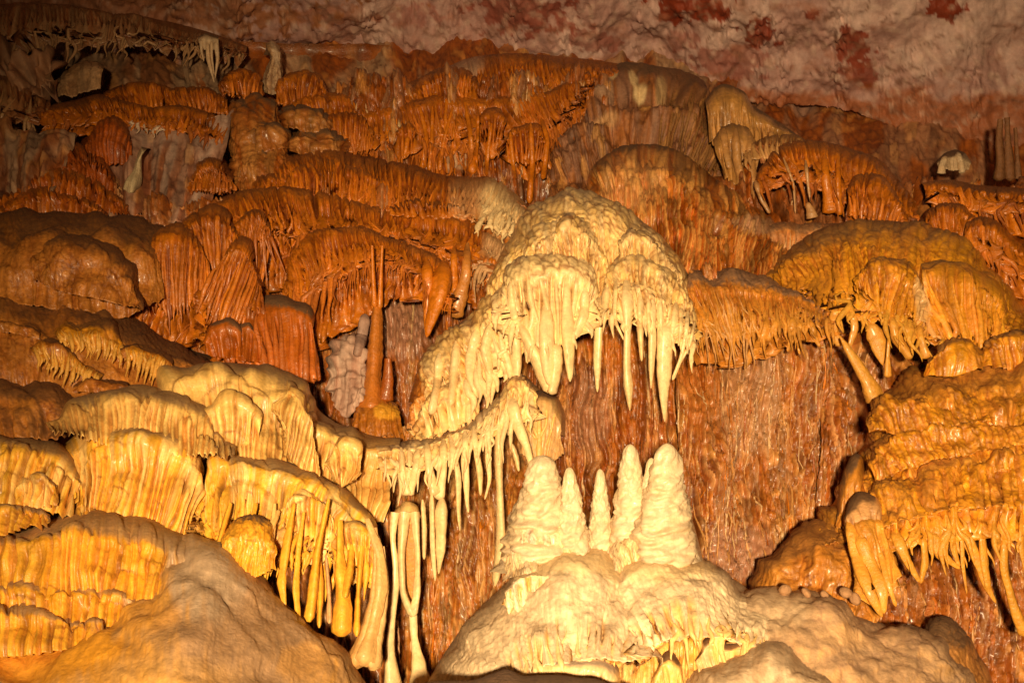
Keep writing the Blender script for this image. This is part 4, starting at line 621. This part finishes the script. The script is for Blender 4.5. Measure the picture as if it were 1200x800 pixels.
r_, s_, b_ = flow('looped_drapery', 'tall cream drapery forming a long loop that reaches the ground, bottom centre left', 'drapery', [(458, 605), (463, 594), (475, 588), (487, 594), (492, 605)], [(460, 612), (475, 616), (491, 612)], 5.6, 5.55, R=.12, vr=.5, fl=6, fa=.4, col=WH, col2=CR, mat='cream', dz=.95)
for p, w in [([(463, 600), (459, 630), (465, 665), (460, 720), (456, 760), (460, 810)], [10, 6, 8, 7, 10, 24]), ([(474, 600), (470, 650), (472, 695), (484, 722)], [14, 8, 7, 9]), ([(486, 600), (490, 650), (489, 695), (484, 722)], [11, 6, 7, 9]), ([(484, 718), (485, 745), (490, 775), (492, 815)], [8, 9, 15, 34])]: finger(r_, b_, p, w, [5.52, 5.35], WH, name='strand', rough=.13, snap=False)
finger(r_, b_, [(479, 600), (480, 650), (483, 708)], [16, 17, 5], 5.56, (.60, .27, .05), name='inner_sheet', snap=False, flat=.2)
r_, s_, b_ = flow('branched_dome', 'round tan dome with branching white ribs like a tree, over the tallest stalagmite', 'flowstone', [(606, 500), (610, 472), (622, 457), (640, 452), (655, 460), (664, 482), (662, 510)], [(612, 530), (628, 545), (642, 548), (660, 530)], 6.15, 6.1, R=.35, vr=.3, fl=7, fa=.5, col=(.66, .36, .12), col2=(.7, .44, .18), mat='cream', dz=.7)
for p, w in [([(632, 478), (632, 505), (632, 540)], [3, 5, 7, 9]), ([(620, 478), (624, 498), (631, 515)], [3, 4, 4]), ([(641, 480), (640, 498), (633, 512)], [3, 3, 4]), ([(650, 484), (646, 505), (640, 522)], [3, 3, 2]), ([(614, 485), (619, 502), (628, 514)], [3, 3, 3])]: finger(r_, b_, p, w, 5.98, CR, name='rib', sides=8)

# ---- stalagmites
def stalagmite(label, cx, top, foot, w, d, seed, lean=0, name='stalagmite', col=(.80, .63, .40)):
    """a stack of bulging cream layers: a tapering round mass"""
    nth, nr = 56, int((foot-top)/1.3)+10; t = np.linspace(0, 1, nr)[:, None]; th = np.linspace(0, 2*math.pi, nth, endpoint=False)[None]
    R_ = (w/2)*(.25+.75*t**1.02)*np.sqrt(np.clip(1-np.clip(1-t/.09, 0, 1)**2, 0, 1)); R_ = R_*(1+.05*np.sin(t*(foot-top)/15*6.28+fbm(th*1.6, t*5, seed, 2)*6)*np.clip(t*3, 0, 1))
    x = np.cos(th); y = np.sin(th); no = fbm(x*2+5+t*(foot-top)/22, y*2+t*(foot-top)/11, seed, 3); F1, F2, _ = worley(th*5+t*3, t*(foot-top)/9, seed)
    R_ = R_*(1+.24*no)+2.6*np.minimum(F2-F1, .5)*sst(.05, .3, t)
    cxs = cx+lean*t+2*(fbm(t*2, t*0+seed, seed, 2)); yy = top+(foot-top)*t
    X = cxs+R_*x; D = d-.25*t*0+(R_*y)/F*d
    V = P3(X, yy-R_*y*.12, D); V = V.reshape(-1, 3); base = P3(cx+lean, foot, d)
    i = np.arange(nr-1)[:, None]*nth; j = np.arange(nth)[None]; k = (j+1) % nth
    Fq = np.stack([i+j, i+k, i+nth+k, i+nth+j], -1).reshape(-1, 4)[:, ::-1]
    kk = np.clip(.5+fbm(th*2, t*6, seed+2, 3), 0, 1)[..., None]; C = np.array(col)*(1-kk*.6)+np.array((.72, .52, .27))*kk*.6
    lay = (.5*sst(.2, .8, np.sin(t*(foot-top)/15*6.28+fbm(th*1.2, t*3, seed, 2)*3)*.5+.5+.3*no))[..., None]*np.clip(t, 0, 1)[..., None]; C = C*(1-lay)+np.array((.50, .36, .25))*lay
    o = link(name, mesh(name, V-base, Fq, np.concatenate([C, lay], 2).reshape(-1, 4), 'cream')); o.location = base
    if label: o['label'] = label; o['category'] = 'stalagmite'
    return o
stalagmite('leftmost and broad white stalagmite under the branched dome', 636, 533, 668, 96, 5.3, 11, lean=-6)
stalagmite('short pointed white stalagmite leaning on the right side of the broad one', 667, 547, 660, 44, 5.22, 12, lean=6)
stalagmite('slender white stalagmite standing alone in the middle of the group', 703, 549, 660, 36, 5.35, 13, lean=2)
stalagmite('tallest white stalagmite of the right cluster, its tip at the left', 739, 520, 665, 62, 5.3, 14, lean=2)
stalagmite('small stub between the two tall tips of the right stalagmite cluster', 763, 536, 640, 44, 5.25, 15, lean=2)
stalagmite('broad white stalagmite at the right of the cluster, under the longest stalactite', 781, 519, 680, 92, 5.2, 16, lean=-4)
for lab, cr, bt in [('lumpy white base body from which the two left stalagmites rise', [(586, 652), (592, 615), (604, 582), (628, 562), (655, 565), (678, 590), (692, 640), (698, 662)], [(590, 672), (640, 684), (700, 680)]),
                    ('smooth white base body from which the right stalagmite cluster rises', [(716, 650), (722, 604), (738, 572), (768, 558), (794, 568), (812, 600), (822, 645), (828, 668)], [(716, 672), (770, 684), (830, 684)])]:
    flow('flowstone_mound', lab, 'flowstone', cr, bt, 5.28, 5.02, R=.3, vr=.3, fl=12, fa=.3, fs=.5, cell=9, ca=.3, clim=2, cst=1.8, lobes=(40, (7, 26), 8, (.1, 1)), lump=30, la=.05, col=WH, col2=(.72, .58, .4), gcol=(.8, .5, .15), dust=(.5, .36, .25), dz=.6, du=.6, mat='cream')
# ---- white foreground mounds
WF = dict(zones=[(650, 648, 90, 34, WH, .85), (775, 658, 80, 28, WH, .85)], R=.5, vr=.2, fl=12, fa=.55, fs=.58, gc=1, cell=8, ca=.2, clim=2, cst=1.5, rough=.8, fur=.9, rip=.9, dirt_shade=.4, lobes=(40, (10, 40), 6, (.1, .8)), lump=50, la=.06, col=(.82, .62, .38), col2=(.86, .68, .44), dust=(.60, .42, .25), dz=.45, dw=.5, du=.55, mat='cream', gcol=(.85, .42, .05))
flow('flowstone_mound', 'left half of the pale mound that carries the stalagmites, bottom centre', 'flowstone', [(488, 820), (505, 785), (528, 745), (560, 705), (590, 680), (612, 655), (650, 640), (690, 638), (725, 655), (755, 690), (776, 730)], [(500, 830), (555, 830), (600, 804), (640, 775), (690, 768), (735, 768), (770, 758)], [4.95, 5.0, 5.05, 5.0], [4.5, 4.45, 4.5, 4.55],
     rag=7, fr=[dict(n=10, u=(.35, .72), v0=(.7, .82), ext=(2, 16), w=(4, 7), col=(.86, .62, .28), down=1, big=99)],
     extra=[dict(crest=[(590, 690), (600, 668), (625, 655), (655, 660), (672, 685)], bottom=[(592, 705), (630, 712), (668, 705)], dc=4.9, db=4.85, R=.25, vr=.3, fs=.2, dz=.6, fringe=[dict(n=14, v0=(.4, .6), ext=(3, 12), w=(5, 8), big=99)])], **WF)
flow('flowstone_mound', 'right half of the pale mound under the stalagmites, with dripping yellow ribs', 'flowstone', [(700, 680), (725, 652), (765, 645), (815, 650), (850, 668), (885, 690), (912, 725), (935, 770)], [(748, 764), (775, 748), (815, 742), (855, 742), (890, 754), (928, 785)], [5.05, 5.0, 5.0], [4.62, 4.6, 4.6], rag=8, fr=[dict(n=12, u=(.22, .8), v0=(.7, .82), ext=(8, 60), w=(4, 9), col=(.86, .56, .2), down=1, big=99)], **WF)
flow('yellow_recess', 'wet yellow recess with small rounded ribs below the pale mound', 'flowstone', [(590, 770), (640, 740), (740, 740), (800, 710), (870, 715), (920, 750)], [(590, 840), (700, 850), (800, 850), (920, 850)], 4.80, 4.46, R=.2, vr=.2, fl=14, fa=.8, fs=.0, cell=18, ca=.4, clim=2, cst=.7, col=(.85, .45, .07), col2=(.85, .55, .2), mat='wet', dz=.9, fr=[dict(n=24, v0=(.1, .5), ext=(0, 10), w=(8, 14), col=(.85, .52, .16), big=99)])
flow('flowstone_lobe', 'small cream lobe with ribs at the bottom edge, in front of the pale mound', 'flowstone', [(610, 800), (625, 772), (655, 760), (695, 762), (722, 785), (728, 815)], [(612, 830), (670, 836), (726, 830)], 4.5, 4.4, R=.3, vr=.3, fl=12, fa=.5, col=(.84, .58, .3), col2=(.85, .55, .22), mat='cream', dz=.6, dust=(.46, .325, .215), fr=[dict(n=10, v0=(.3, .5), ext=(0, 10), w=(7, 11), big=99)])
flow('flowstone_lobe', 'upper small cream lobe just under the rim of the pale mound', 'flowstone', [(680, 770), (684, 748), (700, 740), (716, 750), (722, 770)], [(682, 785), (702, 790), (720, 785)], 4.6, 4.55, R=.2, vr=.3, fl=10, fa=.5, col=(.85, .5, .14), mat='cream')
flow('flowstone_lobe', 'round yellow boss in the wet recess right of the cream lobes', 'flowstone', [(765, 800), (770, 765), (785, 758), (798, 768), (802, 800)], [(766, 825), (785, 828), (802, 822)], 4.55, 4.5, R=.2, vr=.3, fl=10, fa=.5, col=(.85, .5, .14), mat='cream')
flow('flowstone_lobe', 'pair of yellow bosses below the right half of the pale mound', 'flowstone', [(818, 770), (822, 745), (836, 738), (850, 750), (868, 742), (884, 752), (888, 775)], [(818, 790), (850, 796), (888, 790)], 4.6, 4.55, R=.2, vr=.3, fl=10, fa=.5, col=(.85, .5, .14), col2=(.85, .6, .3), mat='cream')
flow('dark_ledge', 'dark brown ledge cutting across the very bottom of the picture in front', 'rock ledge', [(470, 806), (500, 796), (570, 788), (640, 789), (700, 797), (760, 815)], [(470, 960), (600, 960), (760, 960)], 4.0, 3.4, R=.3, vr=.3, step=2.5, fl=20, fa=.1, col=(.24, .13, .06), col2=(.2, .11, .055), dust=(.2, .11, .06), mat='dull')
flow('flowstone_mound', 'smooth tan mound rising from the bottom edge right of the yellow recess', 'flowstone', [(770, 830), (800, 790), (835, 764), (880, 748), (915, 745), (960, 770), (1010, 830)], [(770, 960), (900, 960), (1010, 960)], 4.45, 3.7, **dict(WF, step=1.6, vst=2.4, vr=.2, fs=1.5, dz=.0, col=(.62, .4, .2), dust=(.46, .29, .17)))
# ---- grey brown slope, bottom right
flow('flowstone_slope', 'wide brown grey lumpy slope across the bottom right foreground', 'flowstone', [(855, 700), (870, 682), (905, 684), (945, 690), (990, 694), (1015, 712), (1035, 724), (1075, 724), (1105, 745), (1135, 775), (1165, 820)], [(870, 960), (1000, 960), (1165, 960)], [5.0, 4.95, 4.95, 4.9], [3.9, 3.85, 3.9], R=.4, step=1.5, vr=.12, fl=26, fa=.15, fs=1, cell=22, ca=.12, clim=2, cst=1.3, lobes=(60, (12, 60), 9, (0, .45)), rough=.4, fur=.6, rip=.8, lump=40, la=.07,
     col=(.62, .34, .13), col2=(.58, .33, .13), dust=(.44, .28, .17), dz=.3, dw=.5, du=.65, mat='cream', zones=[(890, 710, 60, 40, (.62, .44, .27), .8), (985, 748, 40, 12, (.7, .42, .2), .6), (860, 770, 40, 40, (.6, .38, .2), .5)])
for i, (x, y, w) in enumerate([(920, 687, 15), (945, 690, 12), (966, 692, 10), (991, 690, 16), (1002, 697, 14)]):
    d = 5.0; nr, nth = 14, 20; t = np.linspace(0, math.pi, nr)[:, None]; th = np.linspace(0, 2*math.pi, nth, endpoint=False)[None]; r = w/2/F*d
    n3 = 1+.08*fbm(np.cos(th)*2+i*9+t, np.sin(th)*2+t, 3, 2)
    V = np.stack([r*n3*np.sin(t)*np.cos(th), r*n3*np.sin(t)*np.sin(th), r*.9*np.cos(t)*n3], -1).reshape(-1, 3)
    a = np.arange(nr-1)[:, None]*nth; j = np.arange(nth)[None]; k = (j+1) % nth; Fq = np.stack([a+j, a+nth+j, a+nth+k, a+k], -1).reshape(-1, 4)
    o = link('calcite_knob', mesh('calcite_knob', V, Fq, np.tile([.42, .22, .10, .4], (len(V), 1)), 'dull')); o.location = P3(x, y+4, d+.03); o.scale = (1+.15*math.sin(i*2), 1, .9+.1*math.cos(i*3)); o.rotation_euler = (i*.7, i*1.1, 0)
    o['label'] = ['leftmost of the round brown knobs on the rim of the grey brown slope', 'second round knob from the left on the rim of the grey brown slope', 'smallest round knob on the rim of the grey brown slope, in the middle', 'largest round knob in the right pair on the slope rim', 'last round knob at the right on the slope rim, against the hanging drapery'][i]
    o['category'] = 'calcite knob'; o['group'] = 'round knobs along the slope rim'
flow('flowstone_mound', 'low brown shoulder at the bottom right corner, behind the grey brown slope', 'flowstone', [(1070, 760), (1085, 728), (1108, 720), (1135, 740), (1160, 780), (1180, 840)], [(1070, 900), (1180, 900)], 5.1, 4.8, R=.4, vr=.3, fl=14, fa=.2, cell=12, ca=.2, clim=2, col=(.44, .2, .06), col2=(.4, .17, .04), mat='wet', dz=.5)

# ---- right side
GD_ = dict(col=GO, col2=(.60, .23, .025), mat='wet', gcol=(.50, .16, .02), dust=(.30, .16, .06), du=.7, dz=.66, dw=.3, cell=10, ca=.34, clim=.5, cst=1.2, fa=.9, lobes=(34, (8, 34), 7, (0, .8)), fs=.15)
r_, s_, b_ = flow('golden_dome', 'large golden dome with scaly top and hanging leaf shaped draperies, right', 'flowstone', [(890, 330), (905, 305), (925, 283), (955, 263), (990, 253), (1035, 250), (1080, 258), (1120, 273), (1160, 298), (1190, 330), (1210, 370), (1230, 400)], [(900, 345), (945, 350), (990, 358), (1040, 372), (1080, 392), (1130, 398), (1180, 395), (1230, 410)], [7.4, 6.95, 6.95, 6.9], [7.0, 6.4, 6.3, 6.3, 6.4], R=.7, vr=.3, fl=9, rag=12,
     fr=[dict(n=16, u=(.22, .6), v0=(.7, .8), ext=(8, 40), w=(4, 8), col=(.66, .32, .04), y=.5, big=99)],
     extra=[dict(crest=[(1002, 330), (1010, 300), (1040, 294), (1070, 300), (1085, 320), (1090, 350)], bottom=[(1004, 350), (1040, 365), (1088, 372)], dc=6.5, db=6.35, R=.3), dict(crest=[(1068, 330), (1072, 302), (1100, 299), (1140, 310), (1172, 330), (1184, 365)], bottom=[(1095, 390), (1130, 398), (1160, 400), (1184, 392)], dc=6.5, db=6.3, R=.3, fs=.05, cell=0, fa=.8, fringe=[dict(n=16, v0=(.1, .2), ext=(0, 10), w=(5, 8), big=99)])],
     zones=[(1082, 350, 10, 34, (.72, .46, .2), .8), (925, 290, 30, 10, DU, .7)], **GD_)
for p, w, f in [([(1018, 375), (1030, 400), (1035, 428)], [10, 20, 18, 3], .5), ([(1045, 370), (1050, 395), (1068, 420)], [10, 13, 9], .8), ([(1062, 375), (1066, 395), (1068, 408)], [12, 16, 12, 3], .5), ([(980, 360), (975, 385), (985, 405)], [9, 12, 10], .8), ([(1000, 365), (1002, 385), (996, 405)], [7, 9, 5], .6), ([(985, 395), (1000, 420), (1018, 450), (1026, 472)], [5, 10, 14, 24], 1), ([(1042, 395), (1040, 420), (1040, 442)], [4, 4, 9], 1), ([(1076, 380), (1080, 400), (1086, 420)], [7, 8, 12], 1)]:
    finger(r_, b_, p, w, 6.25, (.66, .31, .045), mat='wet', flat=f)
r_, s_, b_ = flow('orange_curtain', 'orange wavy curtain under the dusty saddle, right beside the white canopy', 'flowstone', [(800, 335), (806, 314), (835, 308), (870, 312), (900, 325), (925, 338), (950, 345), (978, 362)], [(812, 380), (835, 385), (865, 390), (895, 385), (925, 378), (955, 375), (978, 378)], [6.8, 6.75, 6.6], [6.55, 6.5, 6.4], cur=[40,30,20,10], R=.5, vr=.35, fl=8, rag=14,
     fr=[dict(n=44, u=(0, 1), v0=(.3, .6), ext=(6, 44), w=(3, 6), y=.5, col=(.60, .26, .04), cj=.3), dict(n=16, u=(0, .4), v0=(.4, .6), ext=(20, 60), w=(2.5, 4), wob=.04, col=(.66, .34, .12))], **dict(GD_, col=(.58, .22, .03), cell=8, clim=.3, dust=(.28, .18, .12), dz=.5))
for p, w in [([(900, 370), (895, 395), (880, 415), (872, 432)], [8, 10, 13, 3]), ([(930, 370), (928, 395), (923, 412)], [7, 9, 4]), ([(938, 375), (936, 400), (937, 415)], [6, 8, 3]), ([(950, 375), (955, 395), (961, 406)], [6, 8, 3]), ([(912, 372), (902, 395), (890, 412)], [6, 7, 4])]: finger(r_, b_, p, w, 6.4, (.62, .27, .035), mat='wet', flat=.7)
flow('flowstone_lobe', 'smooth orange cushion at the foot of the leaf shaped draperies', 'flowstone', [(1084, 420), (1092, 402), (1110, 392), (1135, 395), (1152, 412)], [(1084, 435), (1120, 440), (1152, 432)], 6.1, 6.0, R=.35, vr=.3, fl=12, fa=.2, **{k: v for k, v in GD_.items() if k not in ('fa', 'clim')})
flow('flowstone_lobe', 'ribbed orange cushion at the right edge under the golden dome', 'flowstone', [(1148, 415), (1158, 392), (1185, 380), (1215, 385), (1260, 400)], [(1150, 430), (1200, 435), (1260, 430)], 6.15, 6.05, R=.35, vr=.3, fl=11, fa=.4, **{k: v for k, v in GD_.items() if k not in ('fa', 'clim')})
BM = dict(GD_, lobes=(40, (10, 40), 7, (0, 1)), ccol=.4, cell=8, ca=.5, clim=1.5, cst=1.1, lump=30, la=.08, dust=(.40, .17, .03), du=.6, dz=.6, fa=.25)
flow('bumpy_mound', 'bumpy golden mound at the right edge, upper layers, glistening wet', 'flowstone', [(948, 628), (972, 592), (1000, 545), (1012, 500), (1020, 474), (1030, 458), (1048, 442), (1062, 430), (1095, 416), (1140, 410), (1200, 412), (1320, 420)], [(962, 650), (1000, 632), (1035, 600), (1075, 580), (1130, 562), (1200, 545), (1320, 545)], [5.75, 6.0, 6.0, 6.0], [5.4, 5.4, 5.4, 5.4], R=.8, vr=.35, fl=10,
     extra=[dict(crest=[(1016, 492), (1024, 470), (1045, 455), (1070, 455), (1110, 462), (1160, 455), (1240, 450)], bottom=[(1018, 510), (1070, 510), (1130, 500), (1240, 495)], dc=5.85, db=5.65, R=.35), dict(crest=[(1018, 540), (1026, 505), (1045, 490), (1080, 486), (1130, 486), (1180, 478), (1260, 476)], bottom=[(1022, 560), (1070, 548), (1130, 530), (1260, 520)], dc=5.68, db=5.5, R=.3)], **BM)
r_, s_, b_ = flow('golden_shelf', 'lower golden shelf at the right edge with hooked draperies below its rim', 'flowstone', [(988, 600), (1000, 580), (1020, 560), (1045, 545), (1080, 532), (1120, 515), (1160, 508), (1320, 500)], [(1000, 640), (1040, 610), (1080, 598), (1120, 590), (1170, 592), (1320, 590)], [5.6, 5.55, 5.5], [5.2, 5.2, 5.2], R=.5, vr=.35, fl=11, rag=3, **dict(BM, clim=.9))
r_, s_, b_ = flow('hooked_draperies', 'row of orange hooked draperies hanging over the ribbed wall, lower right', 'flowstone', [(1030, 612), (1050, 598), (1090, 584), (1130, 578), (1180, 578), (1320, 590)], [(1030, 640), (1060, 630), (1100, 622), (1150, 622), (1320, 630)], [5.25, 5.25], [5.15, 5.15], R=.35, vr=.3, fl=11, rag=16,
     fr=[dict(n=26, v0=(.4, .6), ext=(10, 46), w=(5, 9), y=.5, col=(.66, .30, .035), big=99)], **dict(GD_, clim=.3))
for p, w in [([(1048, 620), (1062, 655), (1078, 682)], [14, 12, 9, 4]), ([(1082, 625), (1084, 660), (1079, 683)], [8, 8, 8, 4]), ([(1090, 620), (1102, 650), (1125, 666)], [12, 14, 10, 3]), ([(1115, 620), (1118, 645), (1124, 664)], [7, 7, 4]), ([(1127, 620), (1128, 660), (1133, 695)], [5, 5, 4, 2]), ([(1133, 620), (1145, 655), (1158, 690), (1167, 706)], [9, 9, 10, 3]), ([(1150, 620), (1153, 660), (1158, 690)], [6, 9, 7]),
             ([(1178, 620), (1176, 665), (1188, 710), (1202, 745)], [9, 9, 10, 14]), ([(1198, 600), (1196, 640), (1204, 680)], [7, 6, 4]), ([(1166, 615), (1172, 640), (1176, 655)], [6, 6, 3])]: finger(r_, b_, p, w, 5.05, (.68, .31, .035), mat='wet', flat=.6)
r_, s_, b_ = flow('broad_drapery', 'broad orange drapery with ragged hem hanging beside the smooth brown mound', 'drapery', [(990, 622), (996, 603), (1012, 598), (1034, 606), (1048, 618)], [(1012, 690), (1020, 695), (1035, 690), (1052, 670)], 5.25, 5.0, R=.3, vr=.15, fl=13, rag=24, fa=.6, col=(.66, .29, .035), col2=(.6, .24, .03), mat='wet', fs=.05, dz=.9, zones=[(996, 640, 10, 34, BG, .6)])
for p, w in [([(997, 600), (998, 630), (1006, 660), (1020, 695), (1034, 722)], [12, 11, 14, 14, 5]), ([(1005, 620), (1020, 660), (1034, 690), (1036, 718)], [14, 16, 16, 6]), ([(1030, 640), (1040, 680), (1050, 710)], [8, 7, 4])]: finger(r_, b_, p, w, 4.98, (.68, .31, .04), mat='wet', flat=.6, name='drapery_fold')
flow('flowstone_mound', 'smooth brown orange mound between the ribbed wall and the broad drapery', 'flowstone', [(876, 705), (885, 675), (900, 650), (925, 625), (955, 612), (985, 604), (1002, 618), (1012, 650), (1025, 700)], [(880, 740), (950, 750), (1030, 750)], [5.55, 5.45, 5.35], [5.1, 5.05, 5.05], R=.6, vr=.3, fl=20, fa=.12, cell=16, ca=.15, clim=2, cst=2, lump=26, la=.07, col=(.60, .25, .035), col2=(.50, .18, .025), dust=(.36, .15, .03), du=.7, dz=.6, mat='wet')
flow('flowstone_lobe', 'orange lobe wedged between the bumpy golden mound and the ribbed wall', 'flowstone', [(978, 600), (986, 565), (994, 540), (1006, 530), (1014, 548), (1012, 590)], [(980, 615), (995, 625), (1012, 612)], 5.65, 5.55, R=.3, vr=.4, fl=14, fa=.15, col=(.58, .23, .03), mat='wet')
flow('flowstone_lobe', 'pinkish knob under the left end of the golden shelf', 'flowstone', [(990, 615), (992, 588), (1008, 575), (1026, 582), (1032, 605)], [(992, 625), (1010, 630), (1030, 622)], 5.3, 5.22, R=.25, vr=.4, fl=14, fa=.15, col=(.60, .31, .12), mat='wet')
